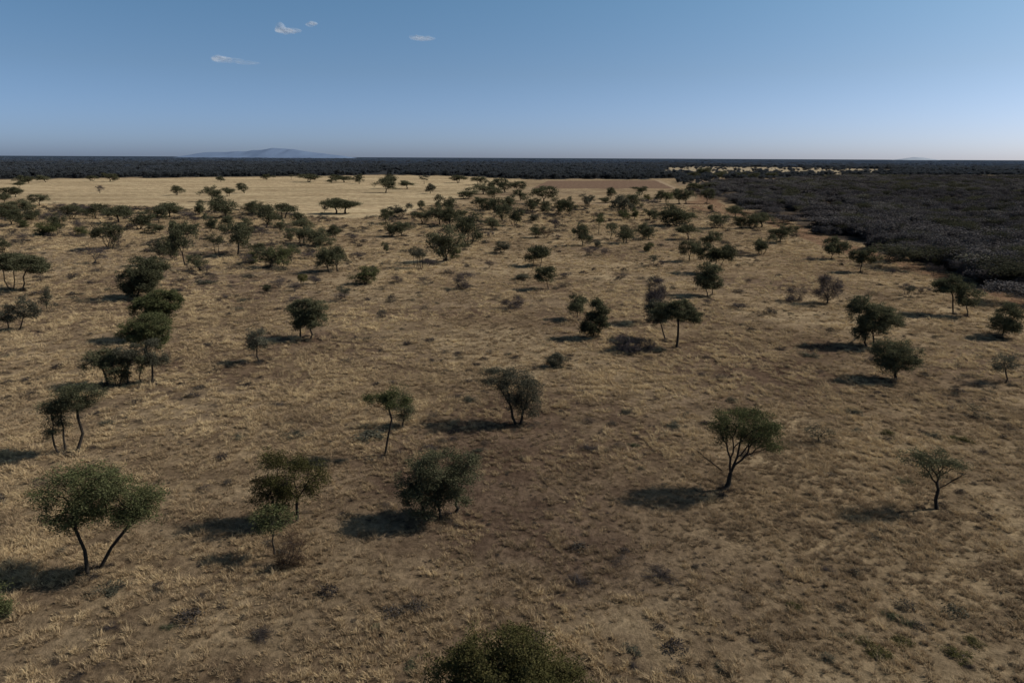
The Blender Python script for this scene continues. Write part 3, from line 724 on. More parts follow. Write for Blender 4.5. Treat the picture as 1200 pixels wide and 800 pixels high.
# ---- low shrubs dotted over the open grass
for (x, y, w, h, m) in [(36, 320, 12, 7, 'dry'), (114, 319, 22, 8, 'dry'), (83, 326, 14, 6, 'dry'), (212, 329, 22, 5, 'dry'), (243, 332, 24, 7, 'grey'), (266, 349, 15, 10, 'dry'), (285, 353, 14, 6, 'grey'),
        (232, 364, 9, 5, 'dry'), (277, 363, 14, 5, 'grey'), (8, 418, 12, 6, 'grey'), (125, 497, 16, 9, 'grey'), (280, 512, 16, 9, 'grey'), (478, 404, 14, 13, 'dry'), (432, 352, 12, 8, 'dry'),
        (330, 475, 22, 8, 'dry'), (440, 510, 40, 14, 'grey'), (345, 512, 24, 12, 'grey'), (535, 465, 18, 8, 'dry'), (550, 470, 16, 10, 'grey'), (562, 528, 14, 9, 'grey'), (575, 414, 12, 7, 'dry'),
        (540, 415, 14, 7, 'dry'), (736, 484, 12, 9, 'grey'), (766, 469, 10, 6, 'dry'), (822, 440, 16, 8, 'dry'), (848, 443, 24, 7, 'dry'), (693, 527, 26, 12, 'dry'), (742, 522, 12, 7, 'dark'),
        (790, 500, 20, 10, 'grey'), (878, 464, 12, 7, 'dry'), (858, 470, 14, 8, 'grey'), (680, 684, 36, 17, 'dry'), (775, 674, 38, 14, 'dry'), (740, 761, 20, 11, 'grey'), (742, 782, 17, 12, 'dry'),
        (305, 740, 34, 15, 'dry'), (125, 690, 30, 12, 'grey'), (128, 736, 20, 9, 'dry'), (200, 734, 16, 8, 'dark'), (484, 783, 22, 13, 'dark'), (440, 735, 14, 8, 'dark'), (625, 745, 38, 15, 'dry'),
        (915, 410, 14, 8, 'dry'), (948, 416, 18, 8, 'grey'), (1000, 485, 18, 11, 'grey'), (1043, 508, 16, 11, 'olive'), (1093, 512, 15, 10, 'grey'), (1125, 516, 22, 9, 'olive'), (1005, 506, 14, 8, 'grey'),
        (1115, 480, 18, 8, 'dry'), (1182, 502, 18, 10, 'dry'), (1150, 530, 16, 8, 'dry'), (1058, 563, 18, 9, 'dark'), (1068, 610, 16, 8, 'dry'), (970, 668, 17, 9, 'dry'), (932, 712, 20, 9, 'olive'),
        (1045, 722, 20, 12, 'dark'), (1064, 731, 16, 10, 'dark'), (1015, 752, 18, 11, 'olive'), (1052, 753, 24, 14, 'olive'), (1024, 766, 28, 13, 'olive'), (1122, 769, 26, 14, 'olive'), (1145, 756, 22, 12, 'olive'),
        (1134, 780, 16, 11, 'dry'), (970, 771, 18, 11, 'grey'), (992, 745, 14, 8, 'dark'), (850, 785, 20, 12, 'grey'), (880, 750, 12, 8, 'dry'), (1030, 770, 12, 9, 'dark')]:
    put('d', x, y, w, y - h, m)

for t in TREES:
    if t[7]:
        LANDMARKS.append((*ground(t[1], t[2]), t[7]))
    if t[6]: USED.add(t[6])
for t in TREES:
    if t[0] == 'd': place_dwarf(*t[1:6])
    else: place(*t, 0)

# ------------------------------------------------------------------ the ground: one sheet out to the horizon
def ground_masks(x, y):
    d = np.hypot(x, y)
    wob = 0.05 * d
    nx = x + (fbm(x * 0.03, y * 0.02, 5) - .5) * wob * .8; ny = y + (fbm(x * 0.03, y * 0.02, 9) - .5) * wob * .8
    field = inside(P_FIELD, nx, ny)
    thick = inside(P_THICK, x + (vnoise(x * .1, y * .1, 3) - .5) * 6, y + (vnoise(x * .1, y * .1, 4) - .5) * 14)
    brk = inside(P_BREAK, nx, ny)
    clear = inside(P_CLEAR, x + (fbm(x * .02, y * .006, 31) - .5) * 60, y + (fbm(x * .02, y * .006, 33) - .5) * 260)
    yard = inside(P_YARD, x, y)
    woods = woods_mask(x, y)
    return field, thick, brk, clear, yard, woods

def ground_mesh():
    nr, na = 470, 540
    rad = np.concatenate([[0.0], np.geomspace(4, 70000, nr)])
    # finer bearings ahead of the viewpoint
    t = np.linspace(-1, 1, na, endpoint=False)
    ang = math.pi * (0.42 * t + 0.58 * t ** 3)
    Rr, A = np.meshgrid(rad[1:], ang, indexing='ij')
    x = (Rr * np.sin(A)).ravel(); y = (Rr * np.cos(A)).ravel()
    field, thick, brk, clear, yard, woods = ground_masks(x, y)
    d = np.hypot(x, y)
    n1 = fbm(x * 0.045, y * 0.045, 21); n2 = fbm(x * 0.012, y * 0.012, 22); n3 = fbm(x * 0.2, y * 0.2, 23, 3)
    soil = np.array([0.125, 0.086, 0.061]); straw = np.array([0.262, 0.196, 0.124]); grey = np.array([0.110, 0.088, 0.073])
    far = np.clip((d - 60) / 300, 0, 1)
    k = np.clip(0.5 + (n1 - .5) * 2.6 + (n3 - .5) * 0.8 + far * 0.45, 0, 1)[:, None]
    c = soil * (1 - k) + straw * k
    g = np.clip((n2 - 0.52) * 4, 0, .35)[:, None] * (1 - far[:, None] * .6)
    c = c * (1 - g) + grey * g
    gold = np.array([0.345, 0.268, 0.168])
    gk = (0.74 + 0.5 * fbm(x * 0.006, y * 0.018, 41))[:, None]
    c = np.where(field[:, None], gold * gk, c)
    c = np.where((brk & ~field)[:, None], np.array([0.175, 0.112, 0.073]) * (0.8 + .4 * n3[:, None]), c)
    tk = np.clip((n3 - .5) * 3, 0, 1)[:, None]
    c = np.where(thick[:, None], np.array([0.06, 0.048, 0.040]) * (1 - tk) + np.array([0.17, 0.13, 0.085]) * tk, c)
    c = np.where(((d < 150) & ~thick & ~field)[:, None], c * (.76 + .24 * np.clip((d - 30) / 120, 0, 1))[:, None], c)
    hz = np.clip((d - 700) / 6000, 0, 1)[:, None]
    wc = np.array([0.035, 0.036, 0.038]) * (1 - hz) + np.array([0.034, 0.050, 0.075]) * hz  # distance haze painted into the bushland floor, bluer farther out
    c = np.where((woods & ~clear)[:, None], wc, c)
    c = np.where((woods & clear)[:, None], np.array([0.31, 0.255, 0.18]), c)
    c = np.where(yard[:, None], np.array([0.26, 0.195, 0.135]), c)
    c = np.where((y < 0)[:, None], soil * 1.1, c)
    z = np.where((d > 8) & (d < 600), 0.0, 0.0)
    v = np.stack([x, y, z + np.zeros_like(x)], 1)
    v = np.concatenate([v, [[0, 0, 0]]]); c = np.concatenate([c, [soil]])
    i = np.arange(nr - 1)[:, None] * na; j = np.arange(na)[None, :]; j2 = (j + 1) % na
    f = np.stack([i + j, i + na + j, i + na + j2, i + j2], -1).reshape(-1, 4)[:, ::-1]
    jc = np.arange(na // 2) * 2
    cap = np.stack([np.full(na // 2, len(v) - 1), (jc + 2) % na, (jc + 1) % na, jc], 1)
    f = np.concatenate([f, cap])
    me = mesh_np('ground', v, f)
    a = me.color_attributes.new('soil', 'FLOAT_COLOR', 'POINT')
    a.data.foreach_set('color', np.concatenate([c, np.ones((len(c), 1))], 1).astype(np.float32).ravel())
    m, nt, nd, lk = newmat('dry_ground')
    at = nd.new('ShaderNodeVertexColor'); at.layer_name = 'soil'
    tc = nd.new('ShaderNodeTexCoord')
    n_a = nd.new('ShaderNodeTexNoise'); n_a.inputs['Scale'].default_value = 2.3; n_a.inputs['Detail'].default_value = 8; n_a.inputs['Roughness'].default_value = 0.72
    n_b = nd.new('ShaderNodeTexNoise'); n_b.inputs['Scale'].default_value = 0.33; n_b.inputs['Detail'].default_value = 5
    lk.new(tc.outputs['Object'], n_a.inputs['Vector']); lk.new(tc.outputs['Object'], n_b.inputs['Vector'])
    r1 = ramp(nd, [(0.32, (0.42, 0.41, 0.40)), (0.62, (1.25, 1.25, 1.25))]); lk.new(n_a.outputs['Fac'], r1.inputs[0])
    r2 = ramp(nd, [(0.35, (0.66, 0.64, 0.64)), (0.65, (1.2, 1.2, 1.16))]); lk.new(n_b.outputs['Fac'], r2.inputs[0])
    m1 = nd.new('ShaderNodeMix'); m1.data_type = 'RGBA'; m1.blend_type = 'MULTIPLY'; m1.inputs[0].default_value = 1
    m2 = nd.new('ShaderNodeMix'); m2.data_type = 'RGBA'; m2.blend_type = 'MULTIPLY'; m2.inputs[0].default_value = 1
    lk.new(at.outputs['Color'], m1.inputs[6]); lk.new(r1.outputs[0], m1.inputs[7]); lk.new(m1.outputs[2], m2.inputs[6]); lk.new(r2.outputs[0], m2.inputs[7])
    n_c = nd.new('ShaderNodeTexNoise'); n_c.inputs['Scale'].default_value = 0.05; n_c.inputs['Detail'].default_value = 6; n_c.inputs['Roughness'].default_value = .7
    mpc = nd.new('ShaderNodeMapping'); mpc.inputs['Scale'].default_value = (.5, 1, 1); lk.new(tc.outputs['Object'], mpc.inputs[0]); lk.new(mpc.outputs[0], n_c.inputs['Vector'])
    r3 = ramp(nd, [(0.35, (0.74, 0.70, 0.68)), (0.62, (1.12, 1.13, 1.12))]); lk.new(n_c.outputs['Fac'], r3.inputs[0])
    m3 = nd.new('ShaderNodeMix'); m3.data_type = 'RGBA'; m3.blend_type = 'MULTIPLY'; m3.inputs[0].default_value = 1
    lk.new(m2.outputs[2], m3.inputs[6]); lk.new(r3.outputs[0], m3.inputs[7])
    b = nd.new('ShaderNodeBsdfDiffuse'); lk.new(m3.outputs[2], b.inputs['Color'])
    bp = nd.new('ShaderNodeBump'); bp.inputs['Strength'].default_value = 0.9; bp.inputs['Distance'].default_value = 0.22
    lk.new(n_a.outputs['Fac'], bp.inputs['Height']); lk.new(bp.outputs[0], b.inputs['Normal'])
    o = nd.new('ShaderNodeOutputMaterial'); lk.new(b.outputs[0], o.inputs[0])
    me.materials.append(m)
    return me
tag(link('ground', ground_mesh()), 'dry savanna ground of brown soil reaching the horizon', 'ground', kind='structure')

def flat_mat(name, c1, c2, scale, stretch=(1, 1, 1), rough=True):
    m, nt, nd, lk = newmat(name)
    tc = nd.new('ShaderNodeTexCoord'); mp = nd.new('ShaderNodeMapping'); mp.inputs['Scale'].default_value = stretch
    n = nd.new('ShaderNodeTexNoise'); n.inputs['Scale'].default_value = scale; n.inputs['Detail'].default_value = 7; n.inputs['Roughness'].default_value = .65
    lk.new(tc.outputs['Object'], mp.inputs[0]); lk.new(mp.outputs[0], n.inputs['Vector'])
    r = ramp(nd, [(0.3, c1), (0.7, c2)]); lk.new(n.outputs['Fac'], r.inputs[0])
    b = nd.new('ShaderNodeBsdfDiffuse'); lk.new(r.outputs[0], b.inputs['Color'])
    bp = nd.new('ShaderNodeBump'); bp.inputs['Strength'].default_value = .5; bp.inputs['Distance'].default_value = .15
    lk.new(n.outputs['Fac'], bp.inputs['Height']); lk.new(bp.outputs[0], b.inputs['Normal'])
    o = nd.new('ShaderNodeOutputMaterial'); lk.new(b.outputs[0], o.inputs[0])
    return m

def sheet(name, pts, z, mat):
    """thin flat sheet with a finely subdivided, slightly ragged outline"""
    rng = rs(len(pts)); out = []
    for i in range(len(pts)):
        a, b = np.array(pts[i]), np.array(pts[(i + 1) % len(pts)])
        n = max(2, int(np.linalg.norm(b - a) / 4))
        for k in range(n):
            p = a + (b - a) * k / n; out.append(p + rng.normal(0, 0.3, 2) * (k > 0))
    me = bpy.data.meshes.new(name)
    me.from_pydata([(p[0], p[1], z) for p in out], [], [tuple(range(len(out)))])
    me.materials.append(mat); me.update()
    if me.polygons[0].normal.z < 0: me.flip_normals()
    return link(name, me)
o = sheet('ploughed_field', P_PLOUGH, 0.06, flat_mat('red_soil', (0.105, 0.068, 0.048), (0.160, 0.106, 0.074), 0.5, (1, 0.15, 1)))
tag(o, 'reddish brown ploughed plot beyond the scattered trees', 'ploughed field', kind='structure')
def strip(pts, w):
    L, Rr = [], []
    for i, p in enumerate(pts):
        a = np.array(pts[max(i - 1, 0)]); b = np.array(pts[min(i + 1, len(pts) - 1)])
        t = (b - a) / np.linalg.norm(b - a); n = np.array([-t[1], t[0]])
        L.append(np.array(p) + n * w / 2); Rr.append(np.array(p) - n * w / 2)
    return L + Rr[::-1]
SAND = flat_mat('pale_sand', (0.19, 0.138, 0.09), (0.28, 0.21, 0.14), 0.4)
gp = lambda *l: [ground(*p) for p in l]
tag(sheet('sandy_track', strip(gp((622, 222.0), (660, 211.2), (700, 210.9), (769, 210.9), (791, 221.6)), 6.0), 0.03, SAND), 'pale sandy track round the ploughed plot', 'track', kind='structure')
tag(sheet('dirt_track', strip(gp((690, 239.5), (750, 239.4), (790, 239.2), (830, 241.5)), 3.0), 0.03, SAND), 'thin pale dirt track crossing the plain below the ploughed plot', 'track', kind='structure')

# ------------------------------------------------------------------ scattered ground cover (one object each)
def scatter(name, pts, rz, scl, idx, tone, sources, tilt=None):
    n = len(pts)
    me = bpy.data.meshes.new(name)
    me.vertices.add(n); me.vertices.foreach_set('co', np.asarray(pts, np.float32).ravel())
    rot = np.zeros((n, 3), np.float32); rot[:, 2] = rz
    if tilt is not None: rot[:, :2] = tilt
    a = me.attributes.new('rot', 'FLOAT_VECTOR', 'POINT'); a.data.foreach_set('vector', rot.ravel())
    a = me.attributes.new('scl', 'FLOAT_VECTOR', 'POINT'); a.data.foreach_set('vector', np.asarray(scl, np.float32).ravel())
    a = me.attributes.new('idx', 'INT', 'POINT'); a.data.foreach_set('value', np.asarray(idx, np.int32))
    a = me.attributes.new('shade', 'FLOAT', 'POINT'); a.data.foreach_set('value', np.asarray(tone, np.float32))
    ob = link(name, me)
    for s in sources:
        for mt in s.materials:
            if mt.name not in me.materials: me.materials.append(mt)
    ng = bpy.data.node_groups.new(name, 'GeometryNodeTree')
    ng.interface.new_socket('Geometry', in_out='INPUT', socket_type='NodeSocketGeometry')
    ng.interface.new_socket('Geometry', in_out='OUTPUT', socket_type='NodeSocketGeometry')
    nd, lk = ng.nodes, ng.links
    gi = nd.new('NodeGroupInput'); go = nd.new('NodeGroupOutput')
    ip = nd.new('GeometryNodeInstanceOnPoints'); jn = nd.new('GeometryNodeJoinGeometry')
    for s in sources:
        so = bpy.data.objects.new(name + '_source', s)          # never linked to the scene
        oi = nd.new('GeometryNodeObjectInfo'); oi.inputs['Object'].default_value = so
        g2 = nd.new('GeometryNodeGeometryToInstance'); lk.new(oi.outputs['Geometry'], g2.inputs[0]); lk.new(g2.outputs[0], jn.inputs[0])
    lk.new(gi.outputs[0], ip.inputs['Points']); lk.new(jn.outputs[0], ip.inputs['Instance'])
    ip.inputs['Pick Instance'].default_value = True
    def attr(nm, t):
        q = nd.new('GeometryNodeInputNamedAttribute'); q.data_type = t; q.inputs['Name'].default_value = nm
        return q.outputs[0]
    lk.new(attr('idx', 'INT'), ip.inputs['Instance Index'])
    er = nd.new('FunctionNodeEulerToRotation'); lk.new(attr('rot', 'FLOAT_VECTOR'), er.inputs[0]); lk.new(er.outputs[0], ip.inputs['Rotation'])
    lk.new(attr('scl', 'FLOAT_VECTOR'), ip.inputs['Scale'])
    lk.new(ip.outputs[0], go.inputs[0])
    md = ob.modifiers.new('scatter', 'NODES'); md.node_group = ng
    return ob

def inst_material(name, stops, trans=0.25, tonew=0.35):
    m, nt, nd, lk = newmat(name)
    at = nd.new('ShaderNodeAttribute'); at.attribute_type = 'INSTANCER'; at.attribute_name = 'shade'
    a2 = nd.new('ShaderNodeAttribute'); a2.attribute_name = 'tone'
    mu = nd.new('ShaderNodeMath'); mu.operation = 'MULTIPLY_ADD'; mu.inputs[1].default_value = tonew
    lk.new(a2.outputs['Fac'], mu.inputs[0]); 
    s = nd.new('ShaderNodeMath'); s.operation = 'MULTIPLY'; s.inputs[1].default_value = 1 - tonew
    lk.new(at.outputs['Fac'], s.inputs[0]); lk.new(s.outputs[0], mu.inputs[2])
    rp = ramp(nd, stops); lk.new(mu.outputs[0], rp.inputs[0])
    df = nd.new('ShaderNodeBsdfDiffuse'); tr = nd.new('ShaderNodeBsdfTranslucent'); mx = nd.new('ShaderNodeMixShader'); mx.inputs[0].default_value = trans
    lk.new(rp.outputs[0], df.inputs[0]); lk.new(rp.outputs[0], tr.inputs[0]); lk.new(df.outputs[0], mx.inputs[1]); lk.new(tr.outputs[0], mx.inputs[2])
    o = nd.new('ShaderNodeOutputMaterial'); lk.new(mx.outputs[0], o.inputs[0])
    return m

GRASS = inst_material('straw_grass', [(0.0, (0.15, 0.108, 0.070)), (0.35, (0.285, 0.205, 0.125)), (0.7, (0.45, 0.335, 0.195)), (1.0, (0.60, 0.46, 0.27))], 0.3)
def tuft(seed, n, r, h, w):
    rng = rs(seed)
    a = rng.uniform(0, 2 * math.pi, n); rr = r * np.sqrt(rng.uniform(0, 1, n))
    b = np.stack([rr * np.cos(a), rr * np.sin(a), np.zeros(n)], 1)
    ln = h * rng.uniform(0.5, 1.15, n)
    lean = rng.normal(0, 0.5, (n, 2)) + np.stack([np.cos(a), np.sin(a)], 1) * 0.5 + np.array([-0.12, -0.05])
    tip = b + np.stack([lean[:, 0] * ln, lean[:, 1] * ln, ln], 1)
    mid = b * .5 + tip * .5 + np.stack([-lean[:, 0] * ln * .12, -lean[:, 1] * ln * .12, ln * .08], 1)
    th = rng.uniform(0, math.pi, n); s = np.stack([np.cos(th), np.sin(th), 0 * th], 1) * w
    v = np.stack([b - s, b + s, mid + s * .8, tip, mid - s * .8], 1).reshape(-1, 3)
    o = np.arange(n)[:, None] * 5
    f = np.concatenate([o + [0, 1, 2, 4], ], 0); g = o + np.array([4, 2, 3, 3])
    # tips as triangles: keep all quads by using a fold at the tip
    v2 = v.copy()
    tri = np.stack([v[4::5], v[2::5], tip + s * .15, tip - s * .15], 1).reshape(-1, 3)
    nf = np.arange(n * 4).reshape(-1, 4) + len(v)
    tone = np.concatenate([np.tile([0.0, 0.0, .5, .9, .5], n), np.tile([.5, .5, 1, 1], n)]) * 0.7 + np.concatenate([np.repeat(rng.uniform(0, .3, n), 5), np.repeat(rng.uniform(0, .3, n), 4)])
    return mesh_np('tuft', np.concatenate([v, tri]), np.concatenate([f, nf]), tone=tone, mats=(GRASS,))

def fan_points(rng, y0, y1, dens, hw=0.86):
    """random points of the plain from y0 to y1 metres ahead, within the width one can see"""
    n = int(dens * hw * (y1 ** 2 - y0 ** 2))
    y = np.sqrt(rng.uniform(y0 * y0, y1 * y1, n)); x = rng.uniform(-1, 1, n) * (y * hw + 4)
    return x, y

def grass():
    rng = rs(77)
    src = [tuft(i, n_, r_, h_, w_) for i, (n_, r_, h_, w_) in enumerate([(46, .12, .17, .009), (34, .09, .14, .009), (60, .17, .20, .010), (40, .20, .09, .011), (48, .14, .13, .010), (32, .08, .23, .008)])]
    X, Y = [], []
    for (y0, y1) in [(16, 30), (30, 45), (45, 65), (65, 95), (95, 140), (140, 210), (210, 310)]:
        top = 24.0 * max(1, y0 / 30) ** -1.4
        x, y = fan_points(rng, y0, y1, top)
        keep = rng.uniform(0, 1, len(x)) < (np.maximum(1, y / 30) / max(1, y0 / 30)) ** -1.4
        X.append(x[keep]); Y.append(y[keep])
    x, y = np.concatenate(X), np.concatenate(Y)
    p = fbm(x * .16, y * .16, 61, 4); q = fbm(x * .035, y * .035, 62, 3); q1 = vnoise(x * .9, y * .9, 63); q2 = vnoise(x * 2.6, y * 2.6, 64)
    dn_ = np.clip(.40 + (p - .5) * 1.2 + (q - .5) * .8 + (q1 - .5) * .8 + (q2 - .5) * 1.2, 0.05, 1)
    f, t, b, c, yd, w = ground_masks(x, y)
    keep = (rng.uniform(0, 1, len(x)) < dn_) & ~t & ~(b & (rng.uniform(0, 1, len(x)) < .8)) & ~w & ~f
    x, y = x[keep], y[keep]
    n = len(x); print('GRASS', n)
    p = fbm(x * .06, y * .06, 71, 4); p2 = fbm(x * .5, y * .5, 72, 2)
    d = np.hypot(x, y)
    tone = np.clip(.44 + (p - .5) * 1.2 + (p2 - .5) * .9 + rng.normal(0, .15, n) + np.clip((d - 40) / 250, 0, .25), 0, 1)
    s = rng.uniform(.55, 1.35, n) * (.75 + .5 * p)
    g = np.maximum(1, d / 32)
    sc = np.stack([s * g ** .65, s * g ** .65, s * rng.uniform(.7, 1.25, n) * g ** .22], 1)
    o = scatter('grass', np.stack([x, y, np.zeros(n)], 1), rng.normal(0, 1.1, n), sc, rng.randint(0, 6, n), tone, src, tilt=rng.normal(0, .16, (n, 2)))
    tag(o, 'dry straw-coloured grass tufts covering the open plain', 'grass', kind='stuff')
grass()

TUSSOCK = inst_material('dwarf_scrub', [(0.0, (0.024, 0.020, 0.019)), (0.4, (0.054, 0.045, 0.041)), (0.7, (0.080, 0.070, 0.052)), (1.0, (0.11, 0.096, 0.058))], 0.15)
def scrub_mesh(seed, n, size, ribbon=True):
    rng = rs(seed)
    u = rng.normal(size=(n // 8, 3)); u[:, 2] = np.abs(u[:, 2]); u /= np.linalg.norm(u, axis=1, keepdims=True)
    tips = u * rng.uniform(.4, 1, (n // 8, 1)) * np.array([.5, .5, .38]) + np.array([0, 0, .05])
    return leaf_mesh('scrub', rng, tips, 8, size, .09, TUSSOCK, ribbon=ribbon, up=.1)
def scrub():
    rng = rs(78)
    src = [scrub_mesh(i, 420, .10) for i in range(3)] + [scrub_mesh(i + 9, 320, .10, False) for i in range(3)]
    X, Y, S = [], [], []
    for (y0, y1, dn) in [(17, 70, 1.0), (70, 150, .42), (150, 300, .10)]:
        x, y = fan_points(rng, y0, y1, dn)
        p = fbm(x * .09, y * .09, 64, 3); q = vnoise(x * .6, y * .6, 65)
        f, t, b, c, yd, w = ground_masks(x, y)
        keep = (rng.uniform(0, 1, len(x)) < np.clip((p - .40) * 2.4, .08, .6) * q ** .5) & ~t & ~w & ~f
        x, y = x[keep], y[keep]; X.append(x); Y.append(y); S.append(rng.gamma(3, .16, len(x)) + .12)
    for (y0, y1, dn) in [(17, 50, 3.2), (50, 110, 1.0)]:          # small dark tussocks
        x, y = fan_points(rng, y0, y1, dn)
        f, t, b, c, yd, w = ground_masks(x, y)
        keep = (rng.uniform(0, 1, len(x)) < np.clip(.22 + (fbm(x * .12, y * .12, 97, 3) - .5) * 1.0, .06, 1)) & ~t
        x, y = x[keep], y[keep]; X.append(x); Y.append(y); S.append(rng.uniform(.10, .30, len(x)) * (1 + (y > 50) * .35))
    for ob in list(col.objects):                                   # litter and tussocks round the foot of each tree
        if ob.get('category') in ('tree', 'bush', 'sapling') and ob.location.y < 330:
            k = rng.randint(4, 9); a = rng.uniform(0, 6.28, k); q = rng.uniform(.15, 1.5, k)
            X.append(ob.location.x + q * np.cos(a)); Y.append(ob.location.y + q * np.sin(a)); S.append(rng.uniform(.25, .75, k) * (1 + ob.location.y / 250))
    n = 15000
    y = rng.uniform(85, 300, n); x = y * rng.uniform(-.85, .42, n)
    lam = np.interp(y, [85, 150, 215, 250, 290, 300], [.05, .16, .42, .8, .8, 0]) * np.interp(x / y, [-.8, -.36, -.30, -.06, .4], [1, 1, .55, .5, .3])
    f, t, b, c, yd, w = ground_masks(x, y)
    keep = (rng.uniform(0, 1, n) < lam * (fbm(x * .05, y * .05, 96, 3) > .40)) & ~f & ~t & ~b
    X.append(x[keep]); Y.append(y[keep]); S.append((.9 + rng.gamma(3, .32, keep.sum())) * np.interp(y[keep] if len(y) != keep.sum() else y, [85, 200], [.75, 1.1]))
    x, y, s = map(np.concatenate, (X, Y, S)); n = len(x); print('SCRUB', n)
    s = np.clip(s, .1, np.where(y > 85, 3.0, 1.3))
    tone = np.clip(rng.normal(.42, .2, n) + (fbm(x * .05, y * .05, 66, 3) - .5) * .9, 0, 1)
    o = scatter('undergrowth', np.stack([x, y, np.zeros(n)], 1), rng.uniform(0, 6.28, n), np.stack([s, s, s * rng.uniform(.5, .95, n)], 1), rng.randint(0, 6, n), tone, src)
    tag(o, 'low dark tussocks and scrub dotted through the straw grass', 'undergrowth', kind='stuff')
scrub()

# ------------------------------------------------------------------ dense leafless thicket beside the plain
THK = inst_material('thicket_twigs', [(0.0, (0.034, 0.030, 0.031)), (0.4, (0.082, 0.073, 0.072)), (0.70, (0.130, 0.118, 0.108)), (0.84, (0.098, 0.096, 0.054)), (1.0, (0.20, 0.165, 0.12))], 0.1, .45)
def thk_mesh(seed):
    rng = rs(seed); L = []
    for i in range(4): L.append((rng.uniform(-.8, .8), rng.uniform(-.8, .8), rng.uniform(1.2, 2.5), rng.uniform(.8, 1.4), rng.uniform(.8, 1.4), rng.uniform(.6, .9)))
    L.append((0, 0, .9, 1.3, 1.3, .8))
    tips = sample_tips(rng, L, .62, False)
    a = leaf_mesh('thk', rng, tips, 15, .42, .33, THK, ribbon=(seed % 2 == 0), up=.2)
    return a
WOOD = inst_material('far_bush', [(0.0, (0.032, 0.034, 0.034)), (0.3, (0.062, 0.066, 0.068)), (0.6, (0.080, 0.088, 0.100)), (1.0, (0.090, 0.130, 0.200))], 0.35, .3)  # upper stops carry blue distance haze, painted into the leaf colour
def wood_mesh(seed, per=16, leaf=.58, sp=.95):
    rng = rs(seed); L = [(rng.uniform(-1.2, 1.2), rng.uniform(-1.2, 1.2), rng.uniform(2.4, 3.9), rng.uniform(1.2, 1.9), rng.uniform(1.2, 1.9), rng.uniform(.8, 1.2)) for i in range(4)]
    if seed % 2: L.append((0, 0, 1.4, 1.8, 1.8, 1.2))
    tips = sample_tips(rng, L, sp, False)
    lm = leaf_mesh('wood', rng, tips, per, leaf, .5, WOOD, up=.4)
    return lm
OLV = inst_material('thicket_leaf', [(0.0, (0.030, 0.030, 0.021)), (.5, (0.062, 0.060, 0.038)), (1.0, (0.105, 0.098, 0.062))], .25, .4)
def thicket():
    rng = rs(79)
    src = []
    for i in range(5):
        g = wood_mesh(340 + i, 30, .27, .8); g.materials.clear(); g.materials.append(OLV if i < 2 else THK); src.append(g)
    src += [thk_mesh(200 + i) for i in range(3)]
    X, Y = [], []
    for (y0, y1, dn) in [(88, 180, .27), (180, 330, .13), (330, 800, .042)]:
        n = int(dn * (y1 ** 2 - y0 ** 2) * .9 * .6)
        y = np.sqrt(rng.uniform(y0 * y0, y1 * y1, n)); x = y * rng.uniform(.2, 1.1, n)
        f, t, b, c, yd, w = ground_masks(x, y)
        gap = .5 * fbm(x * .06, y * .03, 67, 3) + .5 * fbm(x * .2, y * .09, 70, 2)
        nf = fbm(x * .12, y * .07, 98, 2)
        t2 = inside(P_THICK, x + 22 * nf, y + 50 * nf); t3 = inside(P_THICK, x - 14 * nf, y - 34 * nf)
        keep = ((t & (gap > .46)) | (t2 & ~t & (rng.uniform(0, 1, n) < .09))) & ~yd
        keep2 = rng.uniform(0, 1, n) < np.where(t & t3, 1, np.where(nf > .5, .12, .55)); keep = keep & keep2
        X.append(x[keep]); Y.append(y[keep])
    x, y = map(np.concatenate, (X, Y)); n = len(x); print('THICKET', n)
    s = rng.gamma(7, .15, n).clip(.45, 2.0) * (.75 + .5 * fbm(x * .02, y * .02, 68, 3))
    big = rng.uniform(0, 1, n) < .05; s = np.where(big, s * 1.5, s)
    s = s * (1 + np.clip((y - 300) / 500, 0, .6))
    tone = np.clip(.38 + rng.normal(0, .19, n) + (fbm(x * .03, y * .015, 69, 3) - .5) * .9, 0, 1)
    o = scatter('thicket', np.stack([x, y, np.zeros(n)], 1), rng.uniform(0, 6.28, n), np.stack([s, s, np.minimum(s, 1.15) * rng.uniform(.55, .95, n)], 1), np.where(rng.uniform(0, 1, n) < .14, rng.randint(6, 8, n), rng.randint(0, 6, n)), tone, src)
    tag(o, 'dense mass of dark leafless thorn bush filling the ground beyond the red soil strip', 'thicket', kind='stuff')
thicket()

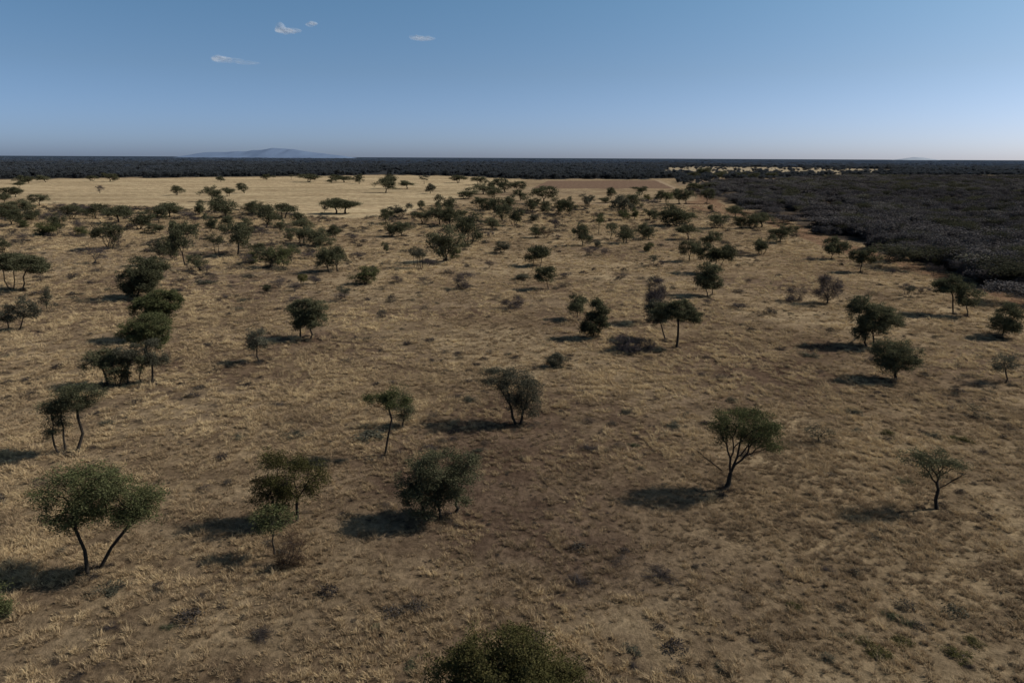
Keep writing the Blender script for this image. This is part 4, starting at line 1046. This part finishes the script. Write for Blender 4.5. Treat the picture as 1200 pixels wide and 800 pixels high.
# ------------------------------------------------------------------ the far bushland to the horizon
def far_bush():
    rng = rs(80); src = [wood_mesh(300 + i) for i in range(6)]
    X, Y = [], []
    for (y0, y1, dn) in [(500, 1000, .040), (1000, 1900, .013), (1900, 3600, .0030), (3600, 7000, .0009)]:
        n = int(dn * .95 * (y1 ** 2 - y0 ** 2))
        y = np.sqrt(rng.uniform(y0 * y0, y1 * y1, n)); x = y * rng.uniform(-.95, .95, n)
        f, t, b, c, yd, w = ground_masks(x, y)
        keep = (w | (yd & (rng.uniform(0, 1, n) < .25))) & ~t & (~c | (rng.uniform(0, 1, n) < .055)) & (fbm(x * .012, y * .004, 81, 3) > .2)
        X.append(x[keep]); Y.append(y[keep])
    x, y = map(np.concatenate, (X, Y)); n = len(x); print('WOODS', n)
    d = np.hypot(x, y)
    s = .85 * rng.gamma(8, .115, n).clip(.4, 1.7) * (1 + np.clip((d - 1200) / 6000, 0, .5))
    fx = 1 + np.clip((d - 900) / 1500, 0, 2.2)
    tone = np.clip(.26 + rng.normal(0, .12, n) + (fbm(x * .01, y * .004, 82, 3) - .5) * .5 + np.clip((d - 700) / 3500, 0, .75), 0, 1)  # distance pushes trees towards the painted haze-blue end of the ramp
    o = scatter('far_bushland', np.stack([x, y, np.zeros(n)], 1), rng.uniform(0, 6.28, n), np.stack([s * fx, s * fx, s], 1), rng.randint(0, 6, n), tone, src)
    tag(o, 'dark bushland stretching from the far side of the fields to the horizon', 'bushland', kind='stuff')
far_bush()

# ------------------------------------------------------------------ farmhouse among the far trees
def simple(name, c, rough=.8):
    return flat_mat(name, tuple(k * .88 for k in c), c, 1.5)
def box(v, f, x0, x1, y0, y1, z0, z1):
    o = len(v); v += [(x0, y0, z0), (x1, y0, z0), (x1, y1, z0), (x0, y1, z0), (x0, y0, z1), (x1, y0, z1), (x1, y1, z1), (x0, y1, z1)]
    f += [(o, o + 3, o + 2, o + 1), (o + 4, o + 5, o + 6, o + 7), (o, o + 1, o + 5, o + 4), (o + 1, o + 2, o + 6, o + 5), (o + 2, o + 3, o + 7, o + 6), (o + 3, o, o + 4, o + 7)]
def boxes(name, bl, mat, parent):
    v, f = [], []
    for b in bl: box(v, f, *b)
    me = bpy.data.meshes.new(name); me.from_pydata(v, [], f); me.materials.append(mat); me.update()
    return link(name, me, parent)
hx, hy = ground(828, 209.2)
house = empty('farmhouse', (hx, hy, 0)); tag(house, 'little farmhouse with a pale grey metal roof among the far trees', 'house')
house.rotation_euler.z = R(-8)
boxes('wall', [(-4.6, 4.6, -2.6, 2.6, 0, 2.7)], simple('red_plaster', (0.20, 0.11, 0.085)), house)
me = bpy.data.meshes.new('roof')
me.from_pydata([(-5.2, -3.3, 2.55), (5.2, -3.3, 2.55), (5.2, 0, 4.3), (-5.2, 0, 4.3), (5.2, 3.3, 2.55), (-5.2, 3.3, 2.55), (-4.6, 0, 4.2), (4.6, 0, 4.2), (-4.6, -2.6, 2.7), (-4.6, 2.6, 2.7), (4.6, -2.6, 2.7), (4.6, 2.6, 2.7)], [],
               [(0, 1, 2, 3), (3, 2, 4, 5), (8, 6, 9), (10, 11, 7)])
me.materials.append(simple('metal_roof', (0.21, 0.225, 0.25))); me.update(); link('roof', me, house)
boxes('door', [(-.5, .5, -2.66, -2.6, 0, 2.1)], simple('door_paint', (0.10, 0.07, 0.05)), house)
gl = simple('window_dark', (0.05, 0.06, 0.07))
boxes('window', [(-3.2, -1.8, -2.66, -2.6, 1, 2.1)], gl, house); boxes('window', [(1.8, 3.2, -2.66, -2.6, 1, 2.1)], gl, house)

# ------------------------------------------------------------------ hills on the horizon
def ridge(name, D, prof, label, c1, c2, seed):
    xs = []; zs = []
    P = []
    for (px, py) in prof:
        x, z = onplane(px, py, D); P.append((x, z))
    P = np.array(P); n = 120; m = 14
    xx = np.linspace(P[0, 0], P[-1, 0], n); zz = np.interp(xx, P[:, 0], P[:, 1])
    zz = np.convolve(np.pad(zz, 4, mode='edge'), np.ones(9) / 9, 'valid')
    zz = zz * np.clip(np.minimum(np.arange(n), n - 1 - np.arange(n)) / 8, 0, 1) ** .7
    zz = zz + (fbm(xx * .004, xx * 0, seed, 4) - .5) * 0.07 * zz.max() * np.clip(zz / zz.max(), 0, 1)
    v = []
    for j in range(m):
        t = j / (m - 1); yy = (t - .5) * 2
        prof_ = (1 - abs(yy)) ** .9
        for i in range(n):
            v.append((xx[i], D + yy * 900 + 120 * (vnoise(xx[i] * .005, t * 6, seed) - .5), max(zz[i], 0) * prof_ * (1 + .14 * (vnoise(xx[i] * .008, t * 5, seed + 1) - .5) * (abs(yy) > .05)) - 6))
    f = [(j * n + i, j * n + i + 1, (j + 1) * n + i + 1, (j + 1) * n + i) for j in range(m - 1) for i in range(n - 1)]
    me = mesh_np(name, v, np.array(f), mats=(flat_mat(name + '_haze_rock', c1, c2, .004),), smooth=True)
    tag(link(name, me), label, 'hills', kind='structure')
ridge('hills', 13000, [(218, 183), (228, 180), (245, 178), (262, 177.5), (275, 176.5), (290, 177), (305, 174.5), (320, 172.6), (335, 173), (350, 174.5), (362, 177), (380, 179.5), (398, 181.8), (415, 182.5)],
      'low blue-grey hills on the horizon', (0.110, 0.150, 0.228), (0.116, 0.158, 0.238), 7)  # aerial haze is painted into the slopes as a blue base colour
ridge('distant_hills', 30000, [(1052, 187), (1062, 185.4), (1072, 183.9), (1082, 184.4), (1092, 186.5)], 'very faint pale hill on the horizon beyond the thicket', (0.29, 0.325, 0.38), (0.30, 0.335, 0.39), 9)  # base colour paled to stand in for thicker haze

# ------------------------------------------------------------------ small clouds
CL, nt, nd, lk = newmat('cloud_vapour')
lw = nd.new('ShaderNodeLayerWeight'); lw.inputs[0].default_value = .35
tc = nd.new('ShaderNodeTexCoord'); no = nd.new('ShaderNodeTexNoise'); no.inputs['Scale'].default_value = .012; no.inputs['Detail'].default_value = 6
lk.new(tc.outputs['Object'], no.inputs['Vector'])
inv = nd.new('ShaderNodeMath'); inv.operation = 'SUBTRACT'; inv.inputs[0].default_value = 1; lk.new(lw.outputs['Facing'], inv.inputs[1])
pw = nd.new('ShaderNodeMath'); pw.operation = 'POWER'; pw.inputs[1].default_value = 2.0; lk.new(inv.outputs[0], pw.inputs[0])
mul = nd.new('ShaderNodeMath'); mul.operation = 'MULTIPLY'; lk.new(pw.outputs[0], mul.inputs[0])
rr = ramp(nd, [(.3, (.07, .07, .07)), (.68, (.32, .32, .32))]); lk.new(no.outputs['Fac'], rr.inputs[0]); lk.new(rr.outputs[0], mul.inputs[1])
df = nd.new('ShaderNodeBsdfDiffuse'); df.inputs[0].default_value = (.97, .96, .96, 1); tp = nd.new('ShaderNodeBsdfTransparent'); mx = nd.new('ShaderNodeMixShader')
tl = nd.new('ShaderNodeBsdfTranslucent'); tl.inputs[0].default_value = (.97, .96, .96, 1); m0 = nd.new('ShaderNodeMixShader'); m0.inputs[0].default_value = .45
lk.new(df.outputs[0], m0.inputs[1]); lk.new(tl.outputs[0], m0.inputs[2])
lk.new(mul.outputs[0], mx.inputs[0]); lk.new(tp.outputs[0], mx.inputs[1]); lk.new(m0.outputs[0], mx.inputs[2])
ou = nd.new('ShaderNodeOutputMaterial'); lk.new(mx.outputs[0], ou.inputs[0])
import bmesh
def cloud(label, D, puffs, seed):
    bm = bmesh.new(); rng = rs(seed)
    cx, cz = onplane(puffs[0][0], puffs[0][1], D)
    k = D / FPX * 1.03
    for (px, py, rx, ry) in puffs:
        x, z = onplane(px, py, D)
        mt = Matrix.Translation((x - cx, rng.uniform(-.3, .3) * rx * k, z - cz)) @ Matrix.Diagonal((rx * k, rx * k * .8, ry * k, 1))
        r = bmesh.ops.create_icosphere(bm, subdivisions=4, radius=1, matrix=mt)
        for v in r['verts']:
            v.co.x += (vnoise(v.co.x / k * .25 + 40, v.co.z / k * .4 + 40, seed) - .5) * rx * k * .25; v.co.z += (vnoise(v.co.x / k * .3 + 90, v.co.y / k * .3 + 90, seed) - .5) * ry * k * .5
    me = bpy.data.meshes.new('cloud'); bm.to_mesh(me); bm.free()
    for p in me.polygons: p.use_smooth = True
    me.materials.append(CL)
    o = link('cloud', me); o.location = (cx, D, cz)
    tag(o, label, 'cloud', 'small clouds in the clear sky', kind='thing')
cloud('small white cloud with a round knob at one end, brightest in the sky', 6000, [(329, 34, 6, 5.5), (336, 36.5, 9, 3.2), (345, 37, 8, 2.6), (333, 36.5, 9, 3.5)], 1)
cloud('tiny faint wisp of cloud just above the knobbed white cloud', 6200, [(365, 28.5, 7, 2.6), (368, 28, 5, 2.2)], 2)
cloud('longest pinkish wisp of cloud, lowest in the sky', 5600, [(256, 68, 9, 3), (265, 70.5, 16, 2.6), (290, 74, 13, 2), (259, 69.5, 11, 3)], 3)
cloud('thin flat cloud standing apart, farthest from the other wisps', 6400, [(488, 44, 9, 2.6), (500, 45.5, 10, 2.3), (494, 45, 12, 2)], 4)

# ------------------------------------------------------------------ sky and sun
SUN_EL = R(40); SUN_AZ = math.atan2(0.975, 0.20)
w = bpy.data.worlds.new('World'); scene.world = w; w.use_nodes = True
nt = w.node_tree; nt.nodes.clear(); nd, lk = nt.nodes, nt.links
sk = nd.new('ShaderNodeTexSky'); sk.sky_type = 'NISHITA'; sk.sun_disc = False
sk.sun_elevation = SUN_EL; sk.sun_rotation = SUN_AZ; sk.altitude = 1500; sk.air_density = 0.5; sk.dust_density = 4.0; sk.ozone_density = 2.0
hs = nd.new('ShaderNodeMix'); hs.data_type = 'RGBA'; hs.blend_type = 'MULTIPLY'; hs.inputs[0].default_value = 1; 
gm = nd.new('ShaderNodeNewGeometry'); sx = nd.new('ShaderNodeSeparateXYZ'); lk.new(gm.outputs['Incoming'], sx.inputs[0])
ab = nd.new('ShaderNodeMath'); ab.operation = 'ABSOLUTE'; lk.new(sx.outputs['Z'], ab.inputs[0])
hz = ramp(nd, [(0.0, (.56, .60, .69)), (0.035, (.535, .575, .63)), (0.11, (.515, .585, .57)), (0.20, (.505, .665, .635))])
sc2 = nd.new('ShaderNodeVectorMath'); sc2.operation = 'SCALE'; sc2.inputs['Scale'].default_value = 2.0
lk.new(ab.outputs[0], hz.inputs[0]); lk.new(hz.outputs[0], sc2.inputs[0]); lk.new(sc2.outputs[0], hs.inputs[7])
bg = nd.new('ShaderNodeBackground'); bg.inputs['Strength'].default_value = 0.1
lk.new(sk.outputs[0], hs.inputs[6]); lk.new(hs.outputs[2], bg.inputs[0])
ow = nd.new('ShaderNodeOutputWorld'); lk.new(bg.outputs[0], ow.inputs[0])
sd = bpy.data.lights.new('sun', 'SUN'); sd.energy = 5.0; sd.angle = R(0.53); sd.color = (1, .93, .84)
so = bpy.data.objects.new('sun', sd); col.objects.link(so)
dv = Vector((math.sin(SUN_AZ) * math.cos(SUN_EL), math.cos(SUN_AZ) * math.cos(SUN_EL), math.sin(SUN_EL)))
so.rotation_euler = dv.to_track_quat('Z', 'Y').to_euler()

scene.render.engine = 'CYCLES'
scene.render.resolution_x = 1024; scene.render.resolution_y = 682
scene.view_settings.view_transform = 'Standard'; scene.view_settings.look = 'None'
scene.view_settings.exposure = 0; scene.view_settings.gamma = 1
scene.cycles.max_bounces = 5; scene.cycles.transparent_max_bounces = 12

GROUPS = {'thorn_tree': 'thorn trees scattered over the grass plain', 'umbrella_tree': 'umbrella trees scattered over the grass plain', 'leafless_tree': 'leafless trees on the grass plain',
          'sapling': 'saplings standing in the grass', 'thorn_bush': 'thorn bushes on the grass plain', 'dry_shrub': 'dry leafless shrubs on the grass plain', 'dwarf_shrub': 'dwarf shrubs dotted through the grass'}
for ob in col.objects:
    k = ob.name.split('.')[0]
    if k in GROUPS and 'label' in ob: ob['group'] = GROUPS[k]
